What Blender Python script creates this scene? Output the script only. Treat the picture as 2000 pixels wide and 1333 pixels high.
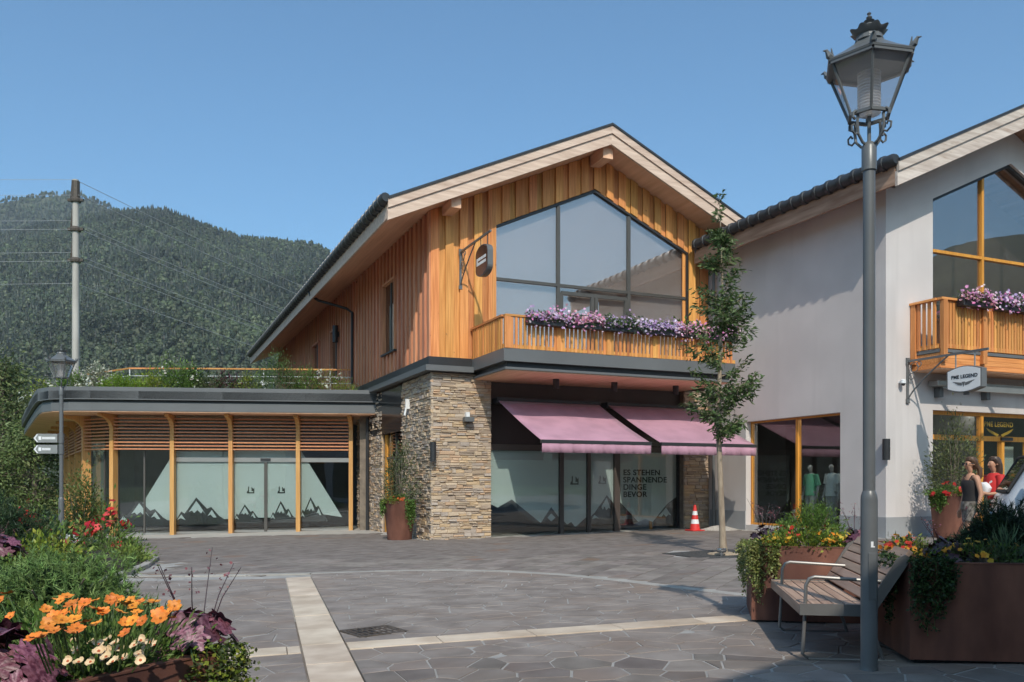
import bpy, bmesh, math, random
import numpy as np
from mathutils import Vector, Matrix
R = random.Random(7); NR = np.random.default_rng(5)
for o in list(bpy.data.objects): bpy.data.objects.remove(o)
S = bpy.context.scene; COL = S.collection
rad = math.radians
# ------------------------------------------------------------------ camera, sky, sun, exposure
EYE = 1.45
cam = bpy.data.cameras.new('camera'); camo = bpy.data.objects.new('camera', cam); COL.objects.link(camo)
cam.sensor_width = 36; cam.lens = 29.86; cam.shift_y = .1393; cam.clip_start = .1; cam.clip_end = 12000
camo.location = (0, 0, EYE); camo.rotation_euler = (rad(90), 0, 0); S.camera = camo
SUN_DIR = Vector((.08, -.997, .90)).normalized()          # towards the sun
sl = bpy.data.lights.new('sun', 'SUN'); so = bpy.data.objects.new('sun', sl); COL.objects.link(so)
sl.energy = 2.05; sl.angle = rad(.53); sl.color = (1, .93, .82)
so.rotation_euler = SUN_DIR.to_track_quat('Z', 'Y').to_euler(); so.location = (0, -20, 40)
W = bpy.data.worlds.new('World'); S.world = W; W.use_nodes = True
wn = W.node_tree.nodes; wl_ = W.node_tree.links; wn.clear()
sk = wn.new('ShaderNodeTexSky'); sk.sky_type = 'NISHITA'; sk.sun_disc = False
sk.sun_elevation = math.asin(SUN_DIR.z); sk.sun_rotation = math.atan2(SUN_DIR.x, SUN_DIR.y)
sk.air_density = 1.0; sk.dust_density = 3.2; sk.ozone_density = 3.0; sk.altitude = 600
bg = wn.new('ShaderNodeBackground'); bg.inputs[1].default_value = .12
wo = wn.new('ShaderNodeOutputWorld'); tn = wn.new('ShaderNodeVectorMath'); tn.operation = 'MULTIPLY'; tn.inputs[1].default_value = (.61, .85, .89)
wl_.new(sk.outputs[0], tn.inputs[0]); wl_.new(tn.outputs[0], bg.inputs[0]); wl_.new(bg.outputs[0], wo.inputs[0])
S.view_settings.view_transform = 'Standard'; S.view_settings.look = 'None'
S.view_settings.exposure = .86; S.view_settings.gamma = 1; S.view_settings.use_curve_mapping = False
S.render.engine = 'CYCLES'
S.cycles.max_bounces = 8; S.cycles.transparent_max_bounces = 12
# ------------------------------------------------------------------ helpers
def gz(X): return .02 * max(-26, min(24, X + 2.1))        # the square rises gently to the right
def lin(c): return tuple((v/255/12.92 if v <= 10 else ((v/255+.055)/1.055)**2.4) for v in c)
def empty(name, loc=(0, 0, 0), rz=0, label=None, cat=None, group=None):
    o = bpy.data.objects.new(name, None); COL.objects.link(o); o.location = loc; o.rotation_euler = (0, 0, rz)
    o.empty_display_size = .2
    tag(o, label, cat, group); return o
def tag(o, label=None, cat=None, group=None, kind=None):
    if label: o['label'] = label
    if cat: o['category'] = cat
    if group: o['group'] = group
    if kind: o['kind'] = kind
    return o
def rootmat(o):
    m = Matrix.Identity(4)
    while o is not None:
        m = Matrix.Translation(o.location) @ o.rotation_euler.to_matrix().to_4x4() @ m; o = o.parent
    return m
class MB:
    def __init__(s): s.v = []; s.f = []; s.m = []; s.mi = 0
    def add(s, vs, fs):
        b = len(s.v); s.v += [tuple(p) for p in vs]
        for f in fs: s.f.append(tuple(b+i for i in f)); s.m.append(s.mi)
        return s
    def box(s, x0, x1, y0, y1, z0, z1):
        return s.add([(x0,y0,z0),(x1,y0,z0),(x1,y1,z0),(x0,y1,z0),(x0,y0,z1),(x1,y0,z1),(x1,y1,z1),(x0,y1,z1)],
                     [(3,2,1,0),(4,5,6,7),(0,1,5,4),(1,2,6,5),(2,3,7,6),(3,0,4,7)])
    def obox(s, c, size, m):
        h = [d/2 for d in size]; vs = []
        for k in ((-1,-1,-1),(1,-1,-1),(1,1,-1),(-1,1,-1),(-1,-1,1),(1,-1,1),(1,1,1),(-1,1,1)):
            vs.append(Vector(c) + m @ Vector((k[0]*h[0], k[1]*h[1], k[2]*h[2])))
        return s.add(vs, [(3,2,1,0),(4,5,6,7),(0,1,5,4),(1,2,6,5),(2,3,7,6),(3,0,4,7)])
    def beam(s, a, b, w, h, up=(0,0,1)):
        a = Vector(a); b = Vector(b); d = (b-a); L = d.length; d.normalize(); u = Vector(up)
        sd = d.cross(u).normalized(); u = sd.cross(d)
        return s.obox((a+b)/2, (w, L, h), Matrix((sd, d, u)).transposed())
    def prism(s, pts, ax, a, b):
        n = len(pts)
        def P(p, t): return {'x': (t, p[0], p[1]), 'y': (p[0], t, p[1]), 'z': (p[0], p[1], t)}[ax]
        vs = [P(p, a) for p in pts] + [P(p, b) for p in pts]
        fs = [tuple(range(n))[::-1], tuple(range(n, 2*n))] + [(i, (i+1) % n, n+(i+1) % n, n+i) for i in range(n)]
        return s.add(vs, fs)
    def poly(s, pts): return s.add(pts, [tuple(range(len(pts)))])
    def tube(s, path, r, n=8, cap=True):
        P = [Vector(p) for p in path]; rs = r if isinstance(r, (list, tuple)) else [r]*len(P)
        vs = []; prev = None
        for i, p in enumerate(P):
            d = (P[min(i+1, len(P)-1)] - P[max(i-1, 0)]).normalized()
            if prev is None: prev = d.orthogonal().normalized()
            u = (prev - d*prev.dot(d))
            u = u.normalized() if u.length > 1e-6 else d.orthogonal().normalized()
            prev = u; w = d.cross(u)
            for k in range(n):
                t = 2*math.pi*k/n; vs.append(p + (u*math.cos(t) + w*math.sin(t))*rs[i])
        fs = []
        for i in range(len(P)-1):
            for k in range(n): fs.append((i*n+k, i*n+(k+1) % n, (i+1)*n+(k+1) % n, (i+1)*n+k))
        if cap: fs += [tuple(range(n))[::-1], tuple(range((len(P)-1)*n, len(P)*n))]
        return s.add(vs, fs)
    def lathe(s, prof, n=16, c=(0, 0, 0), cap=True, ph=0):
        vs = []
        for r, z in prof:
            for k in range(n):
                t = 2*math.pi*k/n+ph; vs.append((c[0]+r*math.cos(t), c[1]+r*math.sin(t), c[2]+z))
        fs = []
        for i in range(len(prof)-1):
            for k in range(n): fs.append((i*n+k, i*n+(k+1) % n, (i+1)*n+(k+1) % n, (i+1)*n+k))
        if cap: fs += [tuple(range(n))[::-1], tuple(range((len(prof)-1)*n, len(prof)*n))]
        return s.add(vs, fs)
    def mesh(s, name, mats, smooth=False, bevel=0, recalc=True, inv=None):
        me = bpy.data.meshes.new(name)
        vs = s.v if inv is None else [tuple(inv @ Vector(p)) for p in s.v]
        me.from_pydata(vs, [], s.f)
        mats = mats if isinstance(mats, (list, tuple)) else [mats]
        for m in mats: me.materials.append(m)
        if len(mats) > 1: me.polygons.foreach_set('material_index', s.m)
        if recalc or bevel:
            bm = bmesh.new(); bm.from_mesh(me)
            if recalc: bmesh.ops.recalc_face_normals(bm, faces=bm.faces)
            if bevel: bmesh.ops.bevel(bm, geom=bm.edges, offset=bevel, segments=1, affect='EDGES', clamp_overlap=True)
            bm.to_mesh(me); bm.free()
        if smooth:
            me.polygons.foreach_set('use_smooth', [True]*len(me.polygons))
            try: me.set_sharp_from_angle(angle=rad(40))
            except Exception: pass
        me.update(); return me
    def build(s, name, mats, parent=None, smooth=False, bevel=0, world=False, kind=None, recalc=True):
        inv = rootmat(parent).inverted() if (world and parent) else None
        o = bpy.data.objects.new(name, s.mesh(name, mats, smooth, bevel, recalc, inv)); COL.objects.link(o)
        o.parent = parent
        if kind: o['kind'] = kind
        return o
def inst(name, me, parent, loc=(0, 0, 0), rot=(0, 0, 0), sc=(1, 1, 1)):
    o = bpy.data.objects.new(name, me); COL.objects.link(o); o.parent = parent
    o.location = loc; o.rotation_euler = rot; o.scale = sc; return o
def copy_tree(o, parent=None):
    c = o.copy(); COL.objects.link(c); c.parent = parent
    for ch in [q for q in list(bpy.data.objects) if q.parent is o]: copy_tree(ch, c)
    return c
def text_mesh(name, body, size, mat, parent, M, align='LEFT', spacing=1.0, depth=.002, xs=1.0, bold=.026):
    cu = bpy.data.curves.new('t', 'FONT'); cu.body = body; cu.size = size; cu.extrude = depth; cu.align_x = align
    cu.space_character = spacing; cu.offset = size*bold
    to = bpy.data.objects.new('t', cu); COL.objects.link(to)
    dg = bpy.context.evaluated_depsgraph_get(); me = bpy.data.meshes.new_from_object(to.evaluated_get(dg))
    bpy.data.objects.remove(to); bpy.data.curves.remove(cu)
    me.transform(M @ Matrix.Diagonal((xs, 1, 1, 1))); me.materials.clear(); me.materials.append(mat)
    o = bpy.data.objects.new(name, me); COL.objects.link(o); o.parent = parent; return o
# ------------------------------------------------------------------ materials
MT = {}
def mat(name, c, rough=.6, c2=None, sc=(3, 3, 3), nsc=1.0, det=4, var=.12, orand=0., metal=0., bump=0., bsc=None, spec=.5,
        lo=.35, hi=.65, third=None, tsc=None, tth=(.62, .70), coat=0., sheen=0.):
    m = bpy.data.materials.new(name); m.use_nodes = True; N = m.node_tree.nodes; L = m.node_tree.links; N.clear()
    out = N.new('ShaderNodeOutputMaterial'); b = N.new('ShaderNodeBsdfPrincipled'); L.new(b.outputs[0], out.inputs[0])
    tc = N.new('ShaderNodeTexCoord'); mp = N.new('ShaderNodeMapping'); L.new(tc.outputs['Object'], mp.inputs[0]); mp.inputs[3].default_value = sc
    oi = N.new('ShaderNodeObjectInfo')
    mu = N.new('ShaderNodeMath'); mu.operation = 'MULTIPLY'; mu.inputs[1].default_value = 37.; L.new(oi.outputs['Random'], mu.inputs[0])
    nz = N.new('ShaderNodeTexNoise'); nz.noise_dimensions = '4D'; nz.inputs['Scale'].default_value = nsc; nz.inputs['Detail'].default_value = det
    L.new(mp.outputs[0], nz.inputs['Vector']); L.new(mu.outputs[0], nz.inputs['W'])
    rp = N.new('ShaderNodeValToRGB'); L.new(nz.outputs['Fac'], rp.inputs[0])
    ca = tuple(v*(1-var) for v in c); cb = c2 if c2 else tuple(min(1, v*(1+var)) for v in c)
    rp.color_ramp.elements[0].position = lo; rp.color_ramp.elements[1].position = hi
    rp.color_ramp.elements[0].color = (*ca, 1); rp.color_ramp.elements[1].color = (*cb, 1)
    cur = rp.outputs[0]
    if third:
        m3 = N.new('ShaderNodeMapping'); L.new(tc.outputs['Object'], m3.inputs[0]); m3.inputs[3].default_value = tsc or (1, 1, 1)
        n3 = N.new('ShaderNodeTexNoise'); n3.noise_dimensions = '4D'; n3.inputs['Scale'].default_value = 1; n3.inputs['Detail'].default_value = 3
        L.new(m3.outputs[0], n3.inputs['Vector']); L.new(mu.outputs[0], n3.inputs['W'])
        mr = N.new('ShaderNodeMapRange'); mr.inputs[1].default_value = tth[0]; mr.inputs[2].default_value = tth[1]; L.new(n3.outputs['Fac'], mr.inputs[0])
        mx = N.new('ShaderNodeMixRGB'); L.new(mr.outputs[0], mx.inputs[0]); L.new(cur, mx.inputs[1]); mx.inputs[2].default_value = (*third, 1); cur = mx.outputs[0]
    if orand:
        hs = N.new('ShaderNodeHueSaturation'); L.new(cur, hs.inputs['Color'])
        a = N.new('ShaderNodeMapRange'); a.inputs[3].default_value = 1-orand; a.inputs[4].default_value = 1+orand; L.new(oi.outputs['Random'], a.inputs[0]); L.new(a.outputs[0], hs.inputs['Value'])
        q = N.new('ShaderNodeMath'); q.operation = 'FRACT'; L.new(mu.outputs[0], q.inputs[0])
        a2 = N.new('ShaderNodeMapRange'); a2.inputs[3].default_value = .5-orand*.05; a2.inputs[4].default_value = .5+orand*.05; L.new(q.outputs[0], a2.inputs[0]); L.new(a2.outputs[0], hs.inputs['Hue'])
        cur = hs.outputs[0]
    L.new(cur, b.inputs['Base Color'])
    b.inputs['Roughness'].default_value = rough; b.inputs['Metallic'].default_value = metal; b.inputs['Specular IOR Level'].default_value = spec
    if coat: b.inputs['Coat Weight'].default_value = coat; b.inputs['Coat Roughness'].default_value = .08
    if sheen: b.inputs['Sheen Weight'].default_value = sheen
    if bump:
        bp = N.new('ShaderNodeBump'); bp.inputs['Strength'].default_value = 1; bp.inputs['Distance'].default_value = bump
        if bsc:
            m2 = N.new('ShaderNodeMapping'); L.new(tc.outputs['Object'], m2.inputs[0]); m2.inputs[3].default_value = bsc
            n2 = N.new('ShaderNodeTexNoise'); n2.inputs['Scale'].default_value = 1; n2.inputs['Detail'].default_value = 6; L.new(m2.outputs[0], n2.inputs['Vector']); L.new(n2.outputs['Fac'], bp.inputs['Height'])
        else: L.new(nz.outputs['Fac'], bp.inputs['Height'])
        L.new(bp.outputs[0], b.inputs['Normal'])
    MT[name] = m; return m
def glass(name, tint=(.75, .8, .8), ior=1.5, add=.03, rough=0., gcol=(1, 1, 1), milky=0.):
    m = bpy.data.materials.new(name); m.use_nodes = True; N = m.node_tree.nodes; L = m.node_tree.links; N.clear()
    out = N.new('ShaderNodeOutputMaterial'); t = N.new('ShaderNodeBsdfTransparent'); t.inputs[0].default_value = (*tint, 1)
    g = N.new('ShaderNodeBsdfGlossy'); g.inputs['Roughness'].default_value = rough; g.inputs['Color'].default_value = (*gcol, 1)
    lw = N.new('ShaderNodeFresnel'); ge = N.new('ShaderNodeNewGeometry'); mi = N.new('ShaderNodeMapRange'); mi.inputs[3].default_value = ior; mi.inputs[4].default_value = 1/ior; L.new(ge.outputs['Backfacing'], mi.inputs[0]); L.new(mi.outputs[0], lw.inputs[0])   # same reflectance from both sides of a pane
    ad = N.new('ShaderNodeMath'); ad.use_clamp = True; ad.inputs[1].default_value = add; L.new(lw.outputs[0], ad.inputs[0])
    mx = N.new('ShaderNodeMixShader'); L.new(ad.outputs[0], mx.inputs[0]); L.new(t.outputs[0], mx.inputs[1]); L.new(g.outputs[0], mx.inputs[2]); L.new(mx.outputs[0], out.inputs[0])
    if milky:
        dd_ = N.new('ShaderNodeBsdfDiffuse'); tl = N.new('ShaderNodeBsdfTranslucent'); dd_.inputs[0].default_value = tl.inputs[0].default_value = (.93, .90, .88, 1); m1 = N.new('ShaderNodeMixShader'); L.new(dd_.outputs[0], m1.inputs[1]); L.new(tl.outputs[0], m1.inputs[2]); m2 = N.new('ShaderNodeMixShader'); m2.inputs[0].default_value = milky; L.new(mx.outputs[0], m2.inputs[1]); L.new(m1.outputs[0], m2.inputs[2]); L.new(m2.outputs[0], out.inputs[0])
    # gently uneven float glass
    tc = N.new('ShaderNodeTexCoord'); nz = N.new('ShaderNodeTexNoise'); nz.inputs['Scale'].default_value = .7; nz.inputs['Detail'].default_value = 1
    bp = N.new('ShaderNodeBump'); bp.inputs['Distance'].default_value = .004; L.new(tc.outputs['Object'], nz.inputs['Vector']); L.new(nz.outputs['Fac'], bp.inputs['Height']); L.new(bp.outputs[0], g.inputs['Normal'])
    MT[name] = m; return m
def leafmat(name, rough=.5, trans=.25):
    m = bpy.data.materials.new(name); m.use_nodes = True; N = m.node_tree.nodes; L = m.node_tree.links; N.clear()
    out = N.new('ShaderNodeOutputMaterial'); b = N.new('ShaderNodeBsdfPrincipled'); b.inputs['Roughness'].default_value = rough; b.inputs['Specular IOR Level'].default_value = .3
    at = N.new('ShaderNodeAttribute'); at.attribute_name = 'tint'
    tc = N.new('ShaderNodeTexCoord'); nz = N.new('ShaderNodeTexNoise'); nz.inputs['Scale'].default_value = 9; L.new(tc.outputs['Object'], nz.inputs['Vector'])
    mr = N.new('ShaderNodeMapRange'); mr.inputs[3].default_value = .8; mr.inputs[4].default_value = 1.2; L.new(nz.outputs['Fac'], mr.inputs[0])
    mm = N.new('ShaderNodeVectorMath'); mm.operation = 'SCALE'; L.new(at.outputs['Color'], mm.inputs[0]); L.new(mr.outputs[0], mm.inputs['Scale'])
    L.new(mm.outputs[0], b.inputs['Base Color'])
    t = N.new('ShaderNodeBsdfTranslucent'); L.new(mm.outputs[0], t.inputs[0])
    mx = N.new('ShaderNodeMixShader'); mx.inputs[0].default_value = trans; L.new(b.outputs[0], mx.inputs[1]); L.new(t.outputs[0], mx.inputs[2]); L.new(mx.outputs[0], out.inputs[0])
    MT[name] = m; return m
wz = (26, 26, 1.1); wy = (26, 1.1, 26); wx = (1.1, 26, 26)
LARCH = (.61, .228, .056); LARCH2 = (.74, .33, .10); KN = (.22, .085, .03)
for ax, sc in (('z', wz), ('y', wy), ('x', wx)):
    mat('larch_'+ax, LARCH, .62, LARCH2, sc, orand=.22, bump=.0015, third=KN, tsc=(9, 9, 9) if ax == 'z' else (8, 8, 8), tth=(.69, .74))
mat('larch_red', (.54, .205, .105), .65, (.68, .30, .16), wz, orand=.12, bump=.0015, third=(.2, .07, .03), tsc=(9, 9, 6), tth=(.7, .75))
mat('spruce_x', (.58, .41, .31), .7, (.70, .53, .42), (1.2, 20, 14), orand=.06, bump=.001, third=(.36, .25, .18), tsc=(2.2, 6, 9), tth=(.68, .74))
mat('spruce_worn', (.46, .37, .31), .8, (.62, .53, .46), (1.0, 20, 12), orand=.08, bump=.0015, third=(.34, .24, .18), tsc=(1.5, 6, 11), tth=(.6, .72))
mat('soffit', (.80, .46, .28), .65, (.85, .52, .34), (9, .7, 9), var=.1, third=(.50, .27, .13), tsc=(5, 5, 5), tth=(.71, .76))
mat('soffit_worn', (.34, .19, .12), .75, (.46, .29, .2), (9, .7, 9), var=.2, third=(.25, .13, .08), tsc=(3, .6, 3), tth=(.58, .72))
mat('orange_frame', (.62, .25, .03), .45, (.70, .31, .05), wz, orand=.05)
mat('louvre', (.52, .20, .09), .55, (.62, .27, .13), (20, 20, 20), orand=.1)
mat('glulam', (.57, .28, .08), .5, (.66, .35, .12), wz, orand=.07, bump=.001)
mat('metal_grey', (.125, .128, .13), .45, var=.06, sc=(1, 1, 1), bump=.0006, bsc=(.8, .8, .8), metal=.0)
mat('metal_dark', (.028, .028, .03), .42, var=.1)
mat('metal_panel', (.10, .095, .09), .16, var=.04, sc=(.5, .5, .5), metal=.7)
mat('roof_dark', (.032, .033, .036), .4, var=.15, orand=.1, sc=(6, 6, 6))
mat('bronze', (.10, .092, .082), .4, var=.06, metal=.3)
mat('steel_trim', (.36, .35, .33), .35, var=.05, metal=.6)
mat('lamp_paint', (.125, .130, .133), .36, var=.05, sc=(5, 5, 5), bump=.0004, bsc=(60, 60, 60))
mat('plaster', (.575, .525, .505), .9, var=.07, sc=(.7, .7, .7), bump=.003, bsc=(40, 40, 40), third=(.51, .465, .445), tsc=(2.2, 2.2, .16), tth=(.55, .78))
mat('plinth', (.30, .30, .305), .85, var=.06, sc=(1.5, 1.5, 1.5), bump=.001, bsc=(60, 60, 60))
mat('white_paint', (.74, .74, .74), .4, var=.02)
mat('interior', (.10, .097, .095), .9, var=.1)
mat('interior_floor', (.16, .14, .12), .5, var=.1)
mat('pane_backing', (.62, .56, .52), .8, var=.02)  # pale grey imitating the sky reflected in the gable panes
mat('film', (.58, .635, .625), .6, var=.015, sc=(.4, .4, .4))
mat('film_dark', (.045, .047, .05), .5, var=.05)
mat('film_snow', (.60, .66, .66), .6, var=.02)
mat('letter_black', (.012, .012, .014), .5, var=.02)
mat('letter_white', (.78, .78, .78), .5, var=.02)
mat('awning', (.43, .225, .295), .85, c2=(.47, .25, .325), sc=(2, 2, 2), sheen=.15, bump=.0006, bsc=(300, 300, 300))
mat('stone_joint', (.19, .15, .115), .95, var=.2, sc=(8, 8, 8))
mat('corten', (.145, .053, .034), .78, (.245, .10, .064), (3.2, 3.2, 1.6), bump=.0008, bsc=(40, 40, 40), third=(.078, .03, .023), tsc=(2.6, 2.6, .5), tth=(.48, .68))
mat('soil', (.03, .02, .014), .95, var=.4, sc=(30, 30, 30), bump=.01)
mat('bench_wood', (.41, .26, .185), .65, (.50, .335, .245), (20, 1.2, 20), orand=.1, bump=.001)
mat('bench_metal', (.20, .19, .18), .4, var=.04, metal=.4)
mat('flagstone', (.185, .153, .134), .78, (.250, .213, .190), (3, 3, 3), det=8, orand=.2, bump=.003, bsc=(14, 14, 14), third=(.20, .15, .12), tsc=(1.0, 1.0, 1.0), tth=(.5, .74))
mat('paver', (.192, .158, .137), .8, (.25, .213, .190), (4, 4, 4), det=6, orand=.2, bump=.002, bsc=(14, 14, 14), third=(.24, .15, .10), tsc=(.8, .8, .8), tth=(.62, .72))
mat('cream_slab', (.58, .45, .335), .65, (.68, .56, .44), (3, 3, 3), det=6, orand=.08, bump=.001, third=(.48, .37, .27), tsc=(2, 2, 2), tth=(.55, .7))
mat('mortar', (.34, .32, .30), .9, var=.15, sc=(5, 5, 5), bump=.001)
mat('kerb_stone', (.35, .325, .295), .8, var=.1, sc=(4, 4, 4), orand=.1)
mat('asphalt', (.055, .055, .056), .85, var=.2, sc=(3, 3, 3))
mat('road_grey', (.20, .20, .205), .8, var=.08)
mat('grass_ground', (.075, .10, .03), .95, (.13, .15, .05), (.4, .4, .4))
mat('bark', (.13, .10, .075), .9, (.22, .18, .14), (14, 14, 2.5), bump=.004)
mat('young_bark', (.27, .20, .14), .8, (.36, .28, .2), (18, 18, 5), bump=.002)
mat('rock', (.42, .42, .425), .8, (.62, .62, .62), (5, 5, 5), det=8, bump=.01)
mat('concrete_pole', (.40, .37, .335), .8, (.47, .44, .4), (2, 2, .4))
mat('cable', (.30, .31, .33), .5, var=.02)
mat('chrome', (.7, .7, .7), .18, metal=1, var=.02)
mat('cone_red', (.62, .035, .03), .5, var=.06)
mat('van_paint', (.50, .51, .53), .3, var=.02, coat=.5)
mat('van_grey', (.40, .41, .43), .3, var=.02, coat=.5)
mat('rubber', (.02, .02, .02), .7, var=.1)
mat('hill_soil', (.05, .058, .032), .95, (.075, .082, .045), (.02, .02, .02), det=6, third=(.20, .17, .11), tsc=(.006, .006, .006), tth=(.71, .75))
glass('glass_shop', (.86, .89, .88), 1.45, .05)
glass('glass_upper', (.85, .84, .84), 1.6, .19, gcol=(1, .93, .88))
glass('glass_dark', (.30, .31, .31), 1.5, .06)
glass('glass_lamp', (.96, .95, .95), 1.4, .06, milky=.15)
leafmat('leaf'); leafmat('petal', .6, .3); leafmat('needle', .55, .12)
# mixed field stone: each stone takes one tone of the quarry
def stonemat():
    m = mat('ledge_stone', (.36, .265, .19), .85, (.47, .37, .28), (6, 6, 10), det=6, bump=.006, bsc=(18, 18, 30))
    N = m.node_tree.nodes; L = m.node_tree.links; b = [n for n in N if n.type == 'BSDF_PRINCIPLED'][0]; oi = [n for n in N if n.type == 'OBJECT_INFO'][0]
    at = N.new('ShaderNodeAttribute'); at.attribute_name = 'tone'
    ad = N.new('ShaderNodeMath'); L.new(oi.outputs['Random'], ad.inputs[0]); L.new(at.outputs['Fac'], ad.inputs[1])
    fr = N.new('ShaderNodeMath'); fr.operation = 'FRACT'; L.new(ad.outputs[0], fr.inputs[0])
    rp = N.new('ShaderNodeValToRGB'); rp.color_ramp.interpolation = 'CONSTANT'; e = rp.color_ramp.elements
    cs = [(.50, .38, .26), (.60, .42, .24), (.40, .31, .24), (.52, .42, .33), (.56, .36, .22), (.42, .36, .32), (.54, .41, .28), (.33, .25, .19), (.58, .45, .32)]
    e[0].color = (*cs[0], 1); e[1].position = 1/9; e[1].color = (*cs[1], 1)
    for i in range(2, 9): q = e.new(i/9); q.color = (*cs[i], 1)
    L.new(fr.outputs[0], rp.inputs[0])
    src = b.inputs['Base Color'].links[0].from_socket
    mx = N.new('ShaderNodeMixRGB'); mx.blend_type = 'MIX'; mx.inputs[0].default_value = .66; L.new(src, mx.inputs[1]); L.new(rp.outputs[0], mx.inputs[2]); L.new(mx.outputs[0], b.inputs['Base Color'])
stonemat()
# ------------------------------------------------------------------ foliage helpers (numpy)
def nrm(a): return a/np.maximum(np.linalg.norm(a, axis=-1, keepdims=True), 1e-9)
def leaves(name, P, D, size, cols, mat_, parent=None, aspect=.42, cup=.18, kind=None, tri=False, inv=None):
    """diamond leaves: P base points, D directions, size (n,), cols (n,3)"""
    n = len(P); D = nrm(D); ref = nrm(NR.normal(size=(n, 3))); sd = nrm(np.cross(D, ref)); up = np.cross(sd, D)
    s = np.asarray(size).reshape(-1, 1)*np.ones((n, 1))
    if tri:
        V = np.stack([P - sd*s*aspect*.5, P + sd*s*aspect*.5, P + D*s], 1); k = 3
    else:
        mid = P + D*s*.5 + up*s*cup
        V = np.stack([P, mid + sd*s*aspect*.5 - up*s*cup*.5, P + D*s, mid - sd*s*aspect*.5 - up*s*cup*.5], 1); k = 4
    return rawmesh(name, V.reshape(-1, 3), k, np.asarray(cols), mat_, parent, kind)
def rawmesh(name, V, k, cols, mat_, parent=None, kind=None):
    n = len(V)//k; me = bpy.data.meshes.new(name)
    if parent is not None:
        m = np.array(rootmat(parent).inverted()); V = V @ m[:3, :3].T + m[:3, 3]
    me.vertices.add(n*k); me.vertices.foreach_set('co', V.astype(np.float32).ravel())
    me.loops.add(n*k); me.loops.foreach_set('vertex_index', np.arange(n*k, dtype=np.int32))
    me.polygons.add(n); me.polygons.foreach_set('loop_start', np.arange(0, n*k, k, dtype=np.int32))
    try: me.polygons.foreach_set('loop_total', np.full(n, k, dtype=np.int32))
    except Exception: pass
    me.update(calc_edges=True)
    a = me.attributes.new('tint', 'FLOAT_COLOR', 'FACE'); c4 = np.ones((n, 4), np.float32); c4[:, :3] = cols; a.data.foreach_set('color', c4.ravel())
    me.materials.append(mat_)
    o = bpy.data.objects.new(name, me); COL.objects.link(o); o.parent = parent
    if kind: o['kind'] = kind
    return o
def tints(n, base, var=.3, pal=None):
    base = np.array(pal if pal else [base]); c = base[NR.integers(0, len(base), n)]
    return np.clip(c*(1+NR.uniform(-var, var, (n, 1)))*(1+NR.uniform(-.08, .08, (n, 3))), 0.002, 1)
def clumps(n, c, r, k, spread, dome=True, hollow=.55):
    """n points gathered in k clumps inside an ellipsoid (upper half when dome)"""
    c = np.array(c); r = np.array(r); d = nrm(NR.normal(size=(k, 3)))
    if dome: d[:, 2] = np.abs(d[:, 2])
    cc = d*(hollow+(1-hollow)*NR.random((k, 1))**.5)
    w = NR.integers(0, k, n); p = cc[w] + NR.normal(size=(n, 3))*spread
    out = nrm(p + NR.normal(size=(n, 3))*.45)
    return c + p*r, out
def stone_like(name, parent, mats, size, loc, seed=0, squash=1.): pass
def keep_in(e, P, m=.03):
    q = np.array(rootmat(e).inverted()); L = P @ q[:3, :3].T+q[:3, 3]; return (L[:, 0] > m) & (L[:, 1] > m)
def bush(name, label, cat, loc, r, n, ls, pal, k=26, spread=.2, group=None, fl=None, stems=6, asp=.45, up=.25, matn='leaf', dome=True, zc=0., var=.3, stemc='bark', hollow=.45, inside=None):
    e = empty(name, loc, 0, label, cat, group); L = Vector(loc)
    P, D = clumps(n, (L.x, L.y, L.z+zc), r, k, spread, dome, hollow)
    P[:, 2] = np.maximum(P[:, 2], L.z+.01); D[:, 2] += up
    if inside: k_ = keep_in(inside, P); P = P[k_]; D = D[k_]; n = len(P)
    leaves('foliage', P, D, NR.uniform(.65, 1.25, n)*ls, tints(n, None, var, pal), MT[matn], e, asp)
    if stems:
        mb = MB()
        for i in range(stems):
            t = R.uniform(0, 6.28); q = R.uniform(.2, .6)
            x, y = L.x+math.cos(t)*r[0]*q, L.y+math.sin(t)*r[1]*q
            mb.tube([(L.x+math.cos(t)*.03, L.y+math.sin(t)*.03, L.z), ((L.x+x)/2, (L.y+y)/2, L.z+(zc+r[2])*.35), (x, y, L.z+(zc+r[2])*.8)], [.02, .013, .005], 5)
        mb.build('stem', MT[stemc], e, world=True)
    if fl:
        m, fs, fp = fl[:3]
        P, D = clumps(m, (L.x, L.y, L.z+zc), [q*1.04 for q in r], max(6, m//6), .12, True, .85)
        if len(fl) > 3: P[:, 2] += fl[3]
        blooms('blossoms', P, D, fs, fp, e)
    return e
def blooms(name, P, D, fs, pal, parent, petals=5, var=.2):
    """each bloom: a fan of petals round a centre, facing D"""
    n = len(P); D = nrm(D + np.array([0, -.35, .5])); a = nrm(np.cross(D, NR.normal(size=(n, 3)))); b = np.cross(D, a)
    cols = tints(n, None, var, pal); s = NR.uniform(.7, 1.2, (n, 1))*fs; VV = []; CC = []
    for i in range(petals):
        t0 = 2*math.pi*i/petals; w = math.pi/petals*.95
        def dr(t): return a*math.cos(t) + b*math.sin(t)
        VV.append(np.stack([P, P+(dr(t0-w)*.75)*s+D*s*.1, P+dr(t0)*s+D*s*.05, P+(dr(t0+w)*.75)*s+D*s*.1], 1)); CC.append(cols*(1+NR.uniform(-.1, .1, (n, 1))))
    return rawmesh(name, np.concatenate(VV).reshape(-1, 3), 4, np.concatenate(CC), MT['petal'], parent)
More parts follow.
